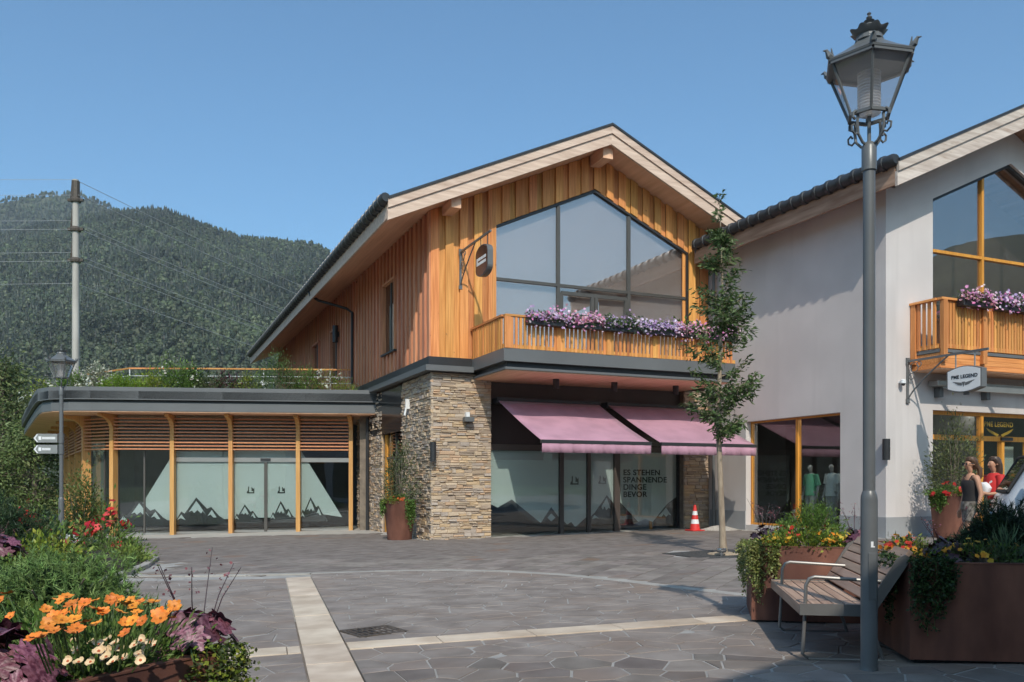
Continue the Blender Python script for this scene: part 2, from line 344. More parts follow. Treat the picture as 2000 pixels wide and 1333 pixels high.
# ================================================================== GROUND
def sheet(mb, xs, y0, y1, dz):
    for a, b in zip(xs[:-1], xs[1:]):
        mb.add([(a, y0, gz(a)+dz), (b, y0, gz(b)+dz), (b, y1, gz(b)+dz), (a, y1, gz(a)+dz)], [(0, 1, 2, 3)])
    return mb
o = sheet(MB(), [-4000, -28.1, -2.1, 21.9, 4000], -4000, 4000, -.06).build('ground', MT['grass_ground']); tag(o, kind='structure')
plaza = sheet(MB(), [-26, -2.1, 21.9, 45], -45, 22, -.02).build('plaza', MT['flagstone']); tag(plaza, kind='structure')
o = sheet(MB(), [-14.5, -2.1, 21.9], 22, 32, -.02).build('pavement', MT['kerb_stone']); tag(o, kind='structure')
TH = rad(16.2); E1 = np.array([math.cos(TH), math.sin(TH)]); E2 = np.array([-math.sin(TH), math.cos(TH)]); O2 = np.array([-1.64, 7.42])
def loc2(p): d = np.array(p)-O2; return (float(d@E1), float(d@E2))
def wor2(p): w = O2 + E1*p[0] + E2*p[1]; return (float(w[0]), float(w[1]))
def clip(poly, n, d):
    out = []; m = len(poly)
    for i in range(m):
        a, b = poly[i], poly[(i+1) % m]; da = n[0]*a[0]+n[1]*a[1]-d; db = n[0]*b[0]+n[1]*b[1]-d
        if da <= 0: out.append(a)
        if (da < 0 < db) or (db < 0 < da):
            t = da/(da-db); out.append((a[0]+(b[0]-a[0])*t, a[1]+(b[1]-a[1])*t))
    return out
def area(p): return .5*sum(p[i][0]*p[(i+1) % len(p)][1]-p[(i+1) % len(p)][0]*p[i][1] for i in range(len(p)))
ARC = [loc2(p) for p in [(-9.5, 14.3), (-3.25, 13.75), (-1.35, 14.38), (0, 13.74), (.95, 12.95), (2.1, 11.2), (2.75, 10.25), (4.2, 8.6), (6.6, 6.6)]]
arcA = ARC[1:]
regA = [(.2, .19), (5.2, .19)] + [p for p in arcA[::-1] if p[1] > .19 and p[0] > .2 and p[0] < 5.1]
regA[1] = (6.4, .19)
regA.append((.2, 6.35))
regB = [(-.2, .19), (-.2, 6.1), (-6.5, 6.9+1.4), (-8, 6.5), (-8, .19)][::-1]
regB = [(-8, .19), (-.2, .19), (-.2, 6.05), (-8, 8.4)]
regC = [(.2, -4.2), (8, -4.2), (8, -.19), (.2, -.19)]
regD = [(-6, -4.2), (-.2, -4.2), (-.2, -.19), (-6, -.19)]
def ccw(p): return p if area(p) > 0 else p[::-1]
cells = []
for reg, sp in ((regA, .46), (regB, .46), (regC, .44), (regD, .44)):
    reg = ccw(reg); xs = [p[0] for p in reg]; ys = [p[1] for p in reg]; pts = []
    for _ in range(5200):
        p = (R.uniform(min(xs), max(xs)), R.uniform(min(ys), max(ys)*1.0))
        rr_ = R.choice([.42, .55, .75, .95])
        if all((p[0]-q[0])**2*.6+(p[1]-q[1])**2*1.25 > (sp*min(rr_, q[2]+.12))**2 for q in pts): pts.append((*p, rr_, R.uniform(0, .06)))
    for i, p in enumerate(pts):
        poly = reg
        near = sorted(pts, key=lambda q: (q[0]-p[0])**2+(q[1]-p[1])**2)[1:22]
        for q in near:
            dx, dy = q[0]-p[0], q[1]-p[1]; L = math.hypot(dx, dy); n = (dx/L, dy/L)
            poly = clip(poly, n, n[0]*(p[0]+q[0])/2+n[1]*(p[1]+q[1])/2+(p[3]-q[3])/(2*L)-R.uniform(.005, .012))
            if len(poly) < 3: break
        if len(poly) >= 3 and area(poly) > .012: cells.append([wor2(q) for q in poly])
def slab(mb, poly, h0, h1, ch=.006):
    c = (sum(p[0] for p in poly)/len(poly), sum(p[1] for p in poly)/len(poly)); n = len(poly); j = R.uniform(-.0025, .0025)
    def ins(p):
        d = math.hypot(p[0]-c[0], p[1]-c[1]); k = max(0, 1-ch/max(d, .02)); return (c[0]+(p[0]-c[0])*k, c[1]+(p[1]-c[1])*k)
    vs = [(p[0], p[1], gz(p[0])+h0) for p in poly] + [(p[0], p[1], gz(p[0])+h1-ch*.6+j) for p in poly] + [(*ins(p), gz(p[0])+h1+j) for p in poly]
    fs = [(i, (i+1) % n, n+(i+1) % n, n+i) for i in range(n)] + [(n+i, n+(i+1) % n, 2*n+(i+1) % n, 2*n+i) for i in range(n)] + [tuple(range(2*n, 3*n))]
    return mb.add(vs, fs)
def keep_frame(p, m=.1):
    return p[1] > 3 and abs(p[0]/p[1]) < .62+m
cells = [c for c in cells if keep_frame((sum(p[0] for p in c)/len(c), sum(p[1] for p in c)/len(c)), .25)]
cells.sort(key=lambda c: sum(p[1] for p in c)/len(c))
mb = MB()
for reg in (regA, regB, regC, regD): mb.poly([(*(w := wor2(q)), gz(w[0])+.002) for q in ccw(reg)])
tag(mb.build('mortar_bed', MT['mortar'], plaza))
for c in cells[:300]: slab(MB(), c, -.01, .008).build('flagstone', MT['flagstone'], plaza)
if len(cells) > 300:
    mb = MB()
    for c in cells[300:]: slab(mb, c, -.01, .008)
    mb.build('flagstone', MT['flagstone'], plaza, kind='stuff')
# cream stone bands
def band(p0, p1, q0, q1, along):
    t = p0 if along == 'p' else q0; end = p1 if along == 'p' else q1
    while t < end-.05:
        L = min(R.uniform(.75, 1.0), end-t)
        r = [(t+.004, q0), (t+L-.004, q0), (t+L-.004, q1), (t+.004, q1)] if along == 'p' else [(p0, t+.004), (p1, t+.004), (p1, t+L-.004), (p0, t+L-.004)]
        slab(MB(), [wor2(q) for q in r], -.01, .0105, .004).build('band_slab', MT['cream_slab'], plaza); t += L
band(-.185, .185, -3.2, 6.15, 'q'); band(.2, 6.2, -.16, .16, 'p'); band(-3.5, -.2, -.16, .16, 'p')
# pale kerb line along the arc, cut into lengths
def arc_pts(P, step=.5):
    out = []
    for a, b in zip(P[:-1], P[1:]):
        L = math.hypot(b[0]-a[0], b[1]-a[1]); n = max(1, int(L/step))
        out += [(a[0]+(b[0]-a[0])*i/n, a[1]+(b[1]-a[1])*i/n) for i in range(n)]
    return out+[P[-1]]
def smooth(P, it=3):
    P = list(P)
    for _ in range(it): P = [P[0]] + [((P[i-1][0]+2*P[i][0]+P[i+1][0])/4, (P[i-1][1]+2*P[i][1]+P[i+1][1])/4) for i in range(1, len(P)-1)] + [P[-1]]
    return P
AP = smooth(arc_pts([wor2(p) for p in ARC], .9), 2)
for a, b in zip(AP[:-1], AP[1:]):
    d = Vector((b[0]-a[0], b[1]-a[1])).normalized(); n = Vector((-d.y, d.x))*.085
    slab(MB(), ccw([(a[0]-n.x, a[1]-n.y), (b[0]-d.x*.006-n.x, b[1]-d.y*.006-n.y), (b[0]-d.x*.006+n.x, b[1]-d.y*.006+n.y), (a[0]+n.x, a[1]+n.y)]), -.01, .0125, .004).build('kerb_stone', MT['kerb_stone'], plaza)
# rows of rectangular pavers between the arc and the shops
tag(sheet(MB(), [-13, -2.1, 11], 9, 22, -.012).build('mortar_bed', MT['mortar'], plaza))
PA = rad(64); f1 = np.array([math.cos(PA), math.sin(PA)]); f2 = np.array([-f1[1], f1[0]]); pv = []
HC, HS = math.cos(rad(23.76)), math.sin(rad(23.76)); HP0 = (-2.086, 21.9)
def w2h(X, Y): dx, dy = X-HP0[0], Y-HP0[1]; return (dx*HC+dy*HS, -dx*HS+dy*HC)
def h2w(x, y): return (HP0[0]+x*HC-y*HS, HP0[1]+x*HS+y*HC)
def in_near(p):
    q = loc2(p)
    if q[1] < 0: return True
    for a, b in zip(ARC[:-1], ARC[1:]):
        if a[0] <= q[0] <= b[0]: return q[1] < a[1]+(b[1]-a[1])*(q[0]-a[0])/(b[0]-a[0])
    return q[0] > ARC[-1][0] and False
for r in range(-60, 60):
    t = R.uniform(0, .5)-4
    while t < 30:
        L = R.uniform(.42, .85); w = .36; a = f1*(t+.006)+f2*(r*w+.006); 
        P = [a, a+f1*(L-.012), a+f1*(L-.012)+f2*(w-.012), a+f2*(w-.012)]; P = [(float(q[0]), float(q[1])+8) for q in P]
        c = ((P[0][0]+P[2][0])/2, (P[0][1]+P[2][1])/2); t += L; hx, hy = w2h(*c)
        if c[1] < 6 or c[1] > 30 or c[0] < -14 or abs(c[0]/c[1]) > .66: continue
        if in_near(c): continue
        if hx > -.3 and hy > -.35 or hx > 8.4 and hy > -6.9: continue
        if c[1] > 25.6 + .115*(c[0]+5.3): continue
        if c[0] < -6.2 and c[1] < 16 + (-6.2-c[0])*1.3: continue
        if abs(c[0]-3.93) < .8 and abs(c[1]-15.98) < .8: continue
        pv.append((c[1], P))
pv.sort(key=lambda q: q[0])
for _, P in pv[:300]: slab(MB(), ccw(P), -.016, 0, .004).build('paving_stone', MT['paver'], plaza)
mb = MB()
for _, P in pv[300:]: slab(mb, ccw(P), -.016, 0, .004)
mb.build('paving_stone', MT['paver'], plaza, kind='stuff')
# drain grate
dr = empty('drain_grate', (-1.33, 8.2, gz(-1.33)), rad(16.2+20), 'rusty cast iron drain grate set into the flagstones', 'drain')
MB().box(-.24, .24, -.2, .2, -.005, .0095).build('pit', MT['letter_black'], dr)  # black slab right under the bars, painted for the darkness of the hole
fm = MB()
for x0, x1, y0, y1 in ((-.26, .26, -.22, -.18), (-.26, .26, .18, .22), (-.26, -.22, -.18, .18), (.22, .26, -.18, .18)): fm.box(x0, x1, y0, y1, 0, .018)
mat('iron', (.055, .045, .038), .6, (.10, .075, .055), (20, 20, 20)); fm.build('frame', MT['iron'], dr, bevel=.003)
bar = MB().box(-.014, .014, -.178, .178, .0096, .0165).mesh('bar', MT['iron'])
for i in range(7): inst('bar', bar, dr, (-.19+i*.0633, 0, 0))
br = MB().box(-.218, .218, -.012, .012, .0098, .0172).mesh('bar', MT['iron'])
for y in (-.075, .075): inst('bar', br, dr, (0, y, 0))
# road, verge and guard rail far on the left
rm = MB(); rm.add([(-70, 58, -.50), (-24, 46, -.47), (-26, 41, -.47), (-72, 52, -.50)], [(0, 1, 2, 3)]); tag(rm.build('road', MT['road_grey']), kind='structure')
gr = empty('guard_rail', (-33, 50.5, -.56), 0, 'low galvanised guard rail beside the road beyond the garden', 'guard rail')
d = Vector((46, -12, 0)).normalized()
rl = MB(); A = Vector((-58, 57, 0)); rl.beam(A+Vector((0, 0, .1)), A+d*34+Vector((0, 0, .1)), .06, .14); rl.beam(A+Vector((0, 0, -.05)), A+d*34+Vector((0, 0, -.05)), .03, .1)
rl.build('rail', MT['steel_trim'], gr, world=True)
for i in range(9):
    p = A+d*(1+i*4); MB().box(p.x-.05, p.x+.05, p.y+.05, p.y+.13, -.6, .16).build('post', MT['steel_trim'], gr, world=True)
# ================================================================== HILLS
def fbm(x, y, s):
    v = 0; a = 1
    for i in range(5):
        v += a*math.sin(x*s+1.7*i+2.1*math.sin(y*s*.7+i))*math.cos(y*s*1.1+.6*i+1.3*math.sin(x*s*.5)); s *= 2.03; a *= .5
    return v
FP = 1659.
def interp(P, x):
    for a, b in zip(P[:-1], P[1:]):
        if a[0] <= x <= b[0]: return a[1]+(b[1]-a[1])*(x-a[0])/(b[0]-a[0])
    return P[0][1] if x < P[0][0] else P[-1][1]
NEAR = [(-1600, 560), (-500, 520), (-150, 470), (0, 452), (110, 425), (225, 404), (300, 401), (335, 404), (400, 432), (470, 456), (560, 464), (625, 472), (660, 497), (760, 560), (900, 620), (1100, 690), (1500, 740), (2200, 760), (3600, 780)]
FAR = [(-1600, 470), (-400, 420), (-100, 392), (0, 386), (60, 376), (110, 371), (155, 373), (200, 390), (240, 412), (330, 450), (600, 560), (1000, 690), (2000, 760)]
def hill_z(px, t, prof, d0, D):
    zr = EYE+(945-interp(prof, px)-(12 if D < 2000 else 7))/FP*D; y = d0+(D-d0)*t; x = (px-1000)/FP*y
    tt = min(t, 1.); z = -2 + (zr+2)*(tt**1.12) + fbm(x, y, .009)*11*math.sin(math.pi*min(1, tt))**.8
    if t > 1: z = zr-(t-1)*D*.35
    return x, y, z
def hill(name, prof, d0, D, px0, px1, step, nt):
    pxs = list(range(px0, px1+1, step)); ts = [i/nt*1.25 for i in range(nt+1)]; mb = MB(); n = len(ts)
    vs = [hill_z(p, t, prof, d0, D) for p in pxs for t in ts]
    fs = [(i*n+j, (i+1)*n+j, (i+1)*n+j+1, i*n+j+1) for i in range(len(pxs)-1) for j in range(n-1)]
    return tag(mb.add(vs, fs).build(name, MT['hill_soil'], smooth=True, recalc=False), kind='structure')
hill('hill', NEAR, 420, 1500, -1500, 3500, 40, 46); hill('mountain', FAR, 1300, 2300, -1500, 2000, 60, 24)
def octa():
    v = [Vector(q) for q in ((1,0,0),(-1,0,0),(0,1,0),(0,-1,0),(0,0,1),(0,0,-1))]
    f = [(0,2,4),(2,1,4),(1,3,4),(3,0,4),(2,0,5),(1,2,5),(3,1,5),(0,3,5)]; T = []
    for a, b, c in f:
        ab, bc, ca = (v[a]+v[b]).normalized(), (v[b]+v[c]).normalized(), (v[c]+v[a]).normalized()
        T += [(v[a], ab, ca), (ab, v[b], bc), (ca, bc, v[c]), (ab, bc, ca)]
    return np.array([[list(q) for q in t] for t in T])     # 32,3,3
OC = octa()
def conifer_t():
    T = []
    for z0, z1, r in ((.08, .55, .30), (.32, .8, .22), (.58, 1., .14)):
        for k in range(6):
            a, b = 2*math.pi*k/6+z0*3, 2*math.pi*(k+1)/6+z0*3
            T.append([(r*math.cos(a), r*math.sin(a), z0+.04*(k % 2)), (r*math.cos(b), r*math.sin(b), z0+.04*((k+1) % 2)), (0, 0, z1)])
    return np.array(T)
CO = conifer_t()
def forest(name, prof, d0, D, px0, px1, n, label, con, tmin=.03, tsize=1.):
    V = []; Cc = []
    for i in range(n):
        px = R.uniform(px0, px1); t = R.random()**.8*(1.02-tmin)+tmin
        if fbm(px*.9, t*900, .011) > 1.35 and t < .75: continue      # clearings
        x, y, z = hill_z(px, t, prof, d0, D)
        isc = R.random() < con*(.45+.8*t)*(1.3 if fbm(x, y, .004) > 0 else .6); h = R.uniform(6.5, 13.5)*tsize*(.55+.45*min(1, t*2.2))
        if isc:
            h *= 1.15; p = CO*np.array([h*.8, h*.8, h]); T = CO
            c = np.array(R.choice([(.034, .046, .027), (.042, .055, .032), (.027, .038, .025)]))
        else:
            p = np.concatenate([OC*np.array([h*q, h*q, h*q*1.15])*NR.uniform(.66, 1.25, (32, 1, 1)) + np.array([R.uniform(-.2, .2)*h, R.uniform(-.2, .2)*h, h*zz]) for q, zz in ((.30, .42), (.24, .68))])
            c = np.array(R.choice([(.058, .078, .036), (.072, .094, .042), (.048, .064, .032), (.088, .104, .052), (.06, .075, .042)]))
        a = R.uniform(0, 6.28); ca, sa = math.cos(a), math.sin(a)
        q = p.copy(); q[..., 0] = p[..., 0]*ca-p[..., 1]*sa+x; q[..., 1] = p[..., 0]*sa+p[..., 1]*ca+y; q[..., 2] += z-1
        V.append(q.reshape(-1, 3)); Cc.append((np.tile(c*R.uniform(.6, 1.3)*(1+.38*fbm(x, y, .012)), (len(p), 1))*NR.uniform(.65, 1.35, (len(p), 1))).clip(.008, 1))
    o = rawmesh(name, np.concatenate(V), 3, np.concatenate(Cc), MT['leaf'], kind='stuff'); tag(o, label, 'forest'); return o
forest('forest', NEAR, 420, 1500, -330, 740, 21000, 'mixed forest covering the steep hillside behind the roof garden', .5)
forest('forest', FAR, 1300, 2300, -300, 420, 8000, 'hazy forest on the far mountain top behind the utility pole', .6, .3, 1.1)
# hills across the valley behind the viewer (they show in the panes)
mb = MB(); vs = []; n = 0
for i in range(61):
    a = rad(-100 + i*200/60); 
    for t in (0, .35, .7, 1.0):
        dd = 500+700*t; h = (1200*interp([(-100, .14), (-40, .12), (0, .10), (50, .12), (62, .17), (70, .23), (78, .27), (90, .24), (100, .2)], -100+i*200/60)+22*fbm(i*9., 3., .06))*t
        vs.append((math.sin(a)*dd, -math.cos(a)*dd, -2+h))
fs = [(i*4+j, (i+1)*4+j, (i+1)*4+j+1, i*4+j+1) for i in range(60) for j in range(3)]
tag(mb.add(vs, fs).build('hill', MT['hill_soil'], smooth=True, recalc=False), kind='structure')
# haze
hz = MB().box(-2700, 2700, -2700, 2750, -8, 800).build('haze', []); hz['kind'] = 'stuff'
tag(hz, 'thin summer haze lying in the valley air', 'haze')
hm = bpy.data.materials.new('haze'); hm.use_nodes = True; hm.node_tree.nodes.clear()
pvn = hm.node_tree.nodes.new('ShaderNodeVolumePrincipled'); pvn.inputs['Color'].default_value = (.66, .75, .84, 1); pvn.inputs['Density'].default_value = .00012; pvn.inputs['Anisotropy'].default_value = 0
ho = hm.node_tree.nodes.new('ShaderNodeOutputMaterial'); hm.node_tree.links.new(pvn.outputs[0], ho.inputs['Volume']); hz.data.materials.append(hm)
# the shops on the other side of the square: their eave throws the shade on the bench
ob = empty('shop_building', (2.29, -1.96, gz(2.29)), rad(44.2), 'plastered shop building with broad eaves on the opposite side of the square', 'building')
MB().box(-16, 13, -11, -1.0, -.2, 7.0).build('wall', MT['plaster'], ob)
rf = MB(); rf.prism([(0, 7.05), (-6, 9.5), (-12, 7.05), (-12, 7.27), (-6, 9.75), (0, 7.27)], 'x', -16.8, 13.8); rf.build('roof', MT['roof_dark'], ob)
for i in range(8):
    x = -15+i*3.5; MB().box(x, x+2.6, -1.02, -.96, .3, 3.0).build('window', MT['glass_dark'], ob)
    MB().box(x-.08, x+2.68, -1.0, -.93, 3.0, 3.12).build('lintel', MT['orange_frame'], ob)
# ================================================================== MAIN BUILDING (local frame: x along the gable front, y into the depth)
HA = rad(23.76)
hb = empty('chalet_shop', (HP0[0], HP0[1], 0), HA, 'two storey larch clad gabled shop with stone corner pillar and flower balcony', 'building')
RX = 4.82; ZR = 11.2; SL = .454
def rt(x): return ZR-SL*abs(x-RX)            # top of the roof
def so_(x): return rt(x)-.50                  # underside
# --- masonry
def stones(parent, faces, limit, name='stone'):
    """faces: (axis, fixed, u0, u1, z0, z1, outward sign). Coursed ledge stone, every stone its own piece."""
    L = []
    for ax, fx, u0, u1, z0, z1, sg in faces:
        z = z0; row = 0
        while z < z1-.02:
            h = min(R.choice([.05, .065, .08, .09, .11]), z1-z); u = u0 - R.uniform(0, .15); first = True
            while u < u1-.01:
                w = R.uniform(.10, .40)*(1.1 if h > .08 else .85); a = max(u, u0); b = min(u+w, u1)
                if u1-b < .07: b = u1
                if b-a > .025:
                    sp_ = R.random() < .38 and h > .075; zm = z+h*R.uniform(.4, .6)
                    for q0, q1 in (((z, zm), (zm, z+h)) if sp_ else ((z, z+h),)): L.append((ax, fx, a+.002, b-.002, q0+.003, q1-.002, sg, R.uniform(.005, .055)))
                u = b if b == u1 else u+w
                if b == u1: break
            z += h
    def geo(mb, s):
        ax, fx, a, b, z0, z1, sg, pr = s; i = min(.014, (z1-z0)*.24); j = lambda: R.uniform(-.010, .010)
        f = fx+sg*pr; k = fx-sg*.03; e = fx+sg*pr*.35
        pts = [(a, k, z0), (b, k, z0), (b, k, z1), (a, k, z1), (a, e, z0), (b, e, z0), (b, e, z1), (a, e, z1),
               (a+i+j(), f+j(), z0+i*R.random()*1.6), (b-i+j(), f+j(), z0+i*R.random()*1.6), (b-i+j(), f+j(), z1-i*R.random()*1.6), (a+i+j(), f+j(), z1-i*R.random()*1.6)]
        if ax == 'x': pts = [(q[1], q[0], q[2]) for q in pts]
        mb.add(pts, [(0,1,5,4),(1,2,6,5),(2,3,7,6),(3,0,4,7),(4,5,9,8),(5,6,10,9),(6,7,11,10),(7,4,8,11),(8,9,10,11)])
    for s in L[:limit]:
        m = MB(); geo(m, s); m.build(name, MT['ledge_stone'], parent)
    if len(L) > limit:
        m = MB(); tn = []
        for s in L[limit:]: geo(m, s); tn += [R.random()]*9
        o = m.build(name, MT['ledge_stone'], parent, kind='stuff')
        a = o.data.attributes.new('tone', 'FLOAT', 'FACE'); a.data.foreach_set('value', tn)
sp = MB().box(.03, 1.66, .03, 2.68, -.15, 4.34).build('stone_pillar', MT['stone_joint'], hb)
stones(sp, [('y', .03, 0, 1.68, -.08, 4.33, -1), ('x', .03, 0, 2.7, -.08, 4.33, -1)], 300)
sr = MB().box(7.85, 8.73, .03, .9, -.1, 4.2).build('stone_pier', MT['stone_joint'], hb)
stones(sr, [('y', .03, 7.84, 8.72, .08, 4.15, -1)], 300)
sw = MB().box(.05, .5, 4.95, 8.2, -.15, 4.3).build('stone_wall', MT['stone_joint'], hb)
stones(sw, [('x', .05, 4.93, 8.2, -.1, 4.3, -1)], 300)
# --- side entrance between pillar and stone wall, metal panel above
MB().box(.02, .07, 2.705, 7.3, 2.97, 4.31).build('metal_panel', MT['metal_panel'], hb)
MB().box(.12, .2, 4.72, 4.93, -.1, 2.96).build('door_post', MT['orange_frame'], hb)
MB().box(.17, .19, 2.71, 4.72, -.02, 2.96).build('pane', MT['glass_dark'], hb)
for y in (3.7,): MB().box(.13, .2, y, y+.06, -.02, 2.96).build('mullion', MT['bronze'], hb)
MB().box(.125, .198, 2.71, 4.72, 2.2, 2.27).build('transom', MT['bronze'], hb)
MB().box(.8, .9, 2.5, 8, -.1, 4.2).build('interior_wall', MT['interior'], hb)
# --- upper storey core
WX0, WX1, WM = 1.72, 7.93, (3.69, 5.95); WZ = 8.24; WT = 6.92; WB = 4.76
core = MB(); core.box(.06, 8.7, 1.2, 26, 4.4, 8.3); core.box(.06, WX0-.02, .09, 1.19, 4.4, 8.3); core.box(WX1+.02, 8.7, .09, 1.19, 4.4, 8.3)
core.prism([(.06, 8.3), (8.7, 8.3), (8.7, so_(8.7)-.01), (RX, so_(RX)-.01), (.06, so_(.06)-.01)], 'y', 9.0, 26)
core.v = core.v; core.build('wall', MT['stone_joint'], hb)
# room behind the big gable window: wall pieces round the opening come from the cladding, an added pale sheet behind imitates reflected sky
def wtop(x): return 9.66-(9.66-WZ)/3.105*abs(x-RX)
gw = MB().prism([(.06, 8.3), (WX0, 8.3), (WX0, wtop(WX0)), (RX, wtop(RX)), (WX1, wtop(WX1)), (WX1, 8.3), (8.7, 8.3), (8.7, so_(8.7)), (RX, so_(RX)), (.06, so_(.06))], 'y', .09, .3)
gw.build('gable_wall', MT['stone_joint'], hb)
# --- cladding boards on the front, board on board
cl = empty('gable_cladding'); cl.parent = hb
x = 0.0; i = 0
while x < 8.72:
    w = .20; x1 = min(x+w, 8.73); y0 = (-.025 if i % 2 == 0 else .042); a, b = (x-.012, min(x1+.012, 8.73)) if i % 2 == 0 else (x+.004, x1-.004)
    segs = []
    def strip(a, b):
        if b-a < .02: return
        inw = a > WX0-.03 and b < WX1+.03
        zb = (lambda q: wtop(q)+.06) if inw else (lambda q: 4.72)
        xs = [a] + ([RX] if a < RX < b else []) + [b]
        pts = [(q, zb(q)) for q in xs] + [(q, so_(q)-.01) for q in xs[::-1]]
        MB().prism(pts, 'y', y0, y0+.04).build('board', MT['larch_z'], cl)
    cuts = sorted([a, b] + [c for c in (WX0-.03, WX1+.03) if a < c < b])
    for p, q in zip(cuts[:-1], cuts[1:]): strip(p, q)
    x += w; i += 1
# --- side cladding battens
sc = MB().box(.03, .06, .1, 26, 4.6, so_(.02)-.02).build('side_cladding', MT['larch_red'], hb)
SW = [(3.2, 4.45, 5.42, 7.45), (10.9, 12.2, 5.42, 7.3), (14.6, 15.9, 5.42, 7.3)]
y = .0; bats = []
while y < 25.8:
    inw = [w for w in SW if w[0]-.2 < y+.03 < w[1]+.1]
    for z0, z1 in ([(4.74, so_(-.02)-.01)] if not inw else [(4.74, inw[0][2]-.08), (inw[0][3]+.1, so_(-.02)-.01)]): bats.append((y, z0, z1))
    y += .40
bm_ = {}
for y, z0, z1 in bats[:300]:
    k = (round(z0, 2), round(z1, 2))
    if k not in bm_: bm_[k] = MB().box(-.055, .03, 0, .19, z0, z1).mesh('board', MT['larch_red'])
    inst('board', bm_[k], sc, (0, y, 0))
for y0, y1, z0, z1 in SW:
    wf = MB(); wf.box(-.09, .08, y0-.07, y0, z0-.05, z1+.07); wf.box(-.09, .08, y1, y1+.07, z0-.05, z1+.07); wf.box(-.09, .08, y0, y1, z1, z1+.07)
    wo_ = wf.build('window', MT['larch_red'], hb)
    MB().box(.02, .04, y0, y1, z0, z1).build('pane', MT['glass_dark'], wo_)
    MB().box(-.12, .08, y0-.12, y1+.12, z0-.1, z0-.05).build('sill', MT['metal_dark'], wo_)
    MB().box(.0, .045, (y0+y1)/2-.04, (y0+y1)/2+.04, z0, z1).build('mullion', MT['bronze'], wo_)
# --- base flashing under the timber
fb = MB(); fb.box(-.10, .0, -.10, 25.9, 4.50, 4.72); fb.box(0, 1.08, -.10, .0, 4.50, 4.72); fb.build('flashing_band', MT['metal_dark'], hb)
fb = MB(); fb.box(-.20, .02, -.20, 7.2, 4.35, 4.495); fb.box(.02, 1.1, -.20, .02, 4.35, 4.495); fb.build('fascia', MT['metal_grey'], hb)
# --- big gable window
gwin = empty('window', (0, 0, 0)); gwin.parent = hb
fr = MB()
def fbar(p, q, w=.06, y=.04, d=.1): fr.beam((p[0], y, p[1]), (q[0], y, q[1]), w, d, up=(0, 1, 0))
fbar((WX0, WB), (WX0, WZ)); fbar((WX1, WB), (WX1, WZ)); fbar((WX0-.03, WZ), (RX, 9.66)); fbar((RX, 9.66), (WX1+.03, WZ)); fbar((WX0, WB), (WX1, WB))
fr.build('frame', MT['metal_dark'], gwin)
fr = MB(); 
for m in WM: fbar((m, WB), (m, wtop(m)-.04), .09, .05, .08)
fbar((WX0+.04, WT), (WM[0]-.045, WT), .08, .05, .08); fbar((WM[0]+.045, WT), (WM[1]-.045, WT), .08, .05, .078); fbar((WM[1]+.045, WT), (WX1-.04, WT), .08, .05, .08); fr.build('mullion', MT['bronze'], gwin)
def pane(x0, x1, zb, ztop, name='pane'):
    xs = [x0] + ([RX] if x0 < RX < x1 else []) + [x1]
    pts = [(x0, zb), (x1, zb)] + [(q, ztop(q)) for q in xs[::-1]]
    MB().prism(pts, 'y', .055, .065).build(name, MT['glass_upper'], gwin)
for a, b in ((WX0, WM[0]), (WM[0], WM[1]), (WM[1], WX1)):
    pane(a+.03, b-.03, WT+.03, lambda q: wtop(q)-.03); pane(a+.03, b-.03, WB+.03, lambda q: WT-.03)
fr = MB(); dx0, dx1 = 3.78, 5.86
for q in (dx0, (dx0+dx1)/2-.06, (dx0+dx1)/2+.06, dx1): fbar((q, WB), (q, 6.72), .1, .035, .06)
fbar((dx0, 6.72), (dx1, 6.72), .1, .033, .06); fr.build('door_frame', MT['bronze'], gwin)
MB().prism([(WX0, WB), (WX1, WB), (WX1, WZ), (RX, 9.6), (WX0, WZ)], 'y', .17, .19).build('pane_backing', MT['pane_backing'], gwin)  # added sheet, its pale colour stands in for the sky's reflection
# --- roof
rf = MB()
Y0, Y1, XL, XRr = -.936, 26.5, -1.40, 9.42
rf.prism([(XL, rt(XL)-.06), (RX, ZR-.06), (XRr, rt(XRr)-.06), (XRr, rt(XRr)), (RX, ZR), (XL, rt(XL))], 'y', Y0-.06, Y1)
roof = rf.build('roof', MT['roof_dark'], hb)
sf = MB().prism([(XL+.06, so_(XL+.06)), (RX, so_(RX)), (XRr-.05, so_(XRr-.05)), (XRr-.05, rt(XRr)-.062), (RX, ZR-.062), (XL+.06, rt(XL+.06)-.062)], 'y', Y0+.09, Y1)
sf.build('soffit', MT['soffit'], roof)
for nm, a, b, t0, t1, yy in (('barge_board', XL, RX, .06, .27, Y0-.03), ('barge_board', XL, RX, .262, .56, Y0+.012), ('barge_board', RX, XRr, .06, .27, Y0-.03), ('barge_board', RX, XRr, .262, .56, Y0+.012)):
    MB().prism([(a, rt(a)-t1), (b, rt(b)-t1), (b, rt(b)-t0), (a, rt(a)-t0)], 'y', yy, yy+.07).build(nm, MT['spruce_x'], roof)
MB().box(XL+.0, XL+.055, Y0+.085, Y1, rt(XL)-.50, rt(XL)-.065).build('eave_board', MT['spruce_x'], roof)
tile = MB().lathe([(.10, 0), (.135, .06), (.14, .27), (.165, .28), (.165, .37), (.0, .371)], 12).mesh('eave_tile', MT['roof_dark'], smooth=True)
n = 0; y = Y0-.02
while y < Y1-.3:
    inst('eave_tile', tile, roof, (XL-.05, y, rt(XL)-.03), (rad(-90), 0, 0)); y += .40
MB().box(XRr-.01, XRr+.04, Y0, 2.0, rt(XRr)-.5, rt(XRr)-.02).build('valley_flashing', MT['metal_grey'], roof)
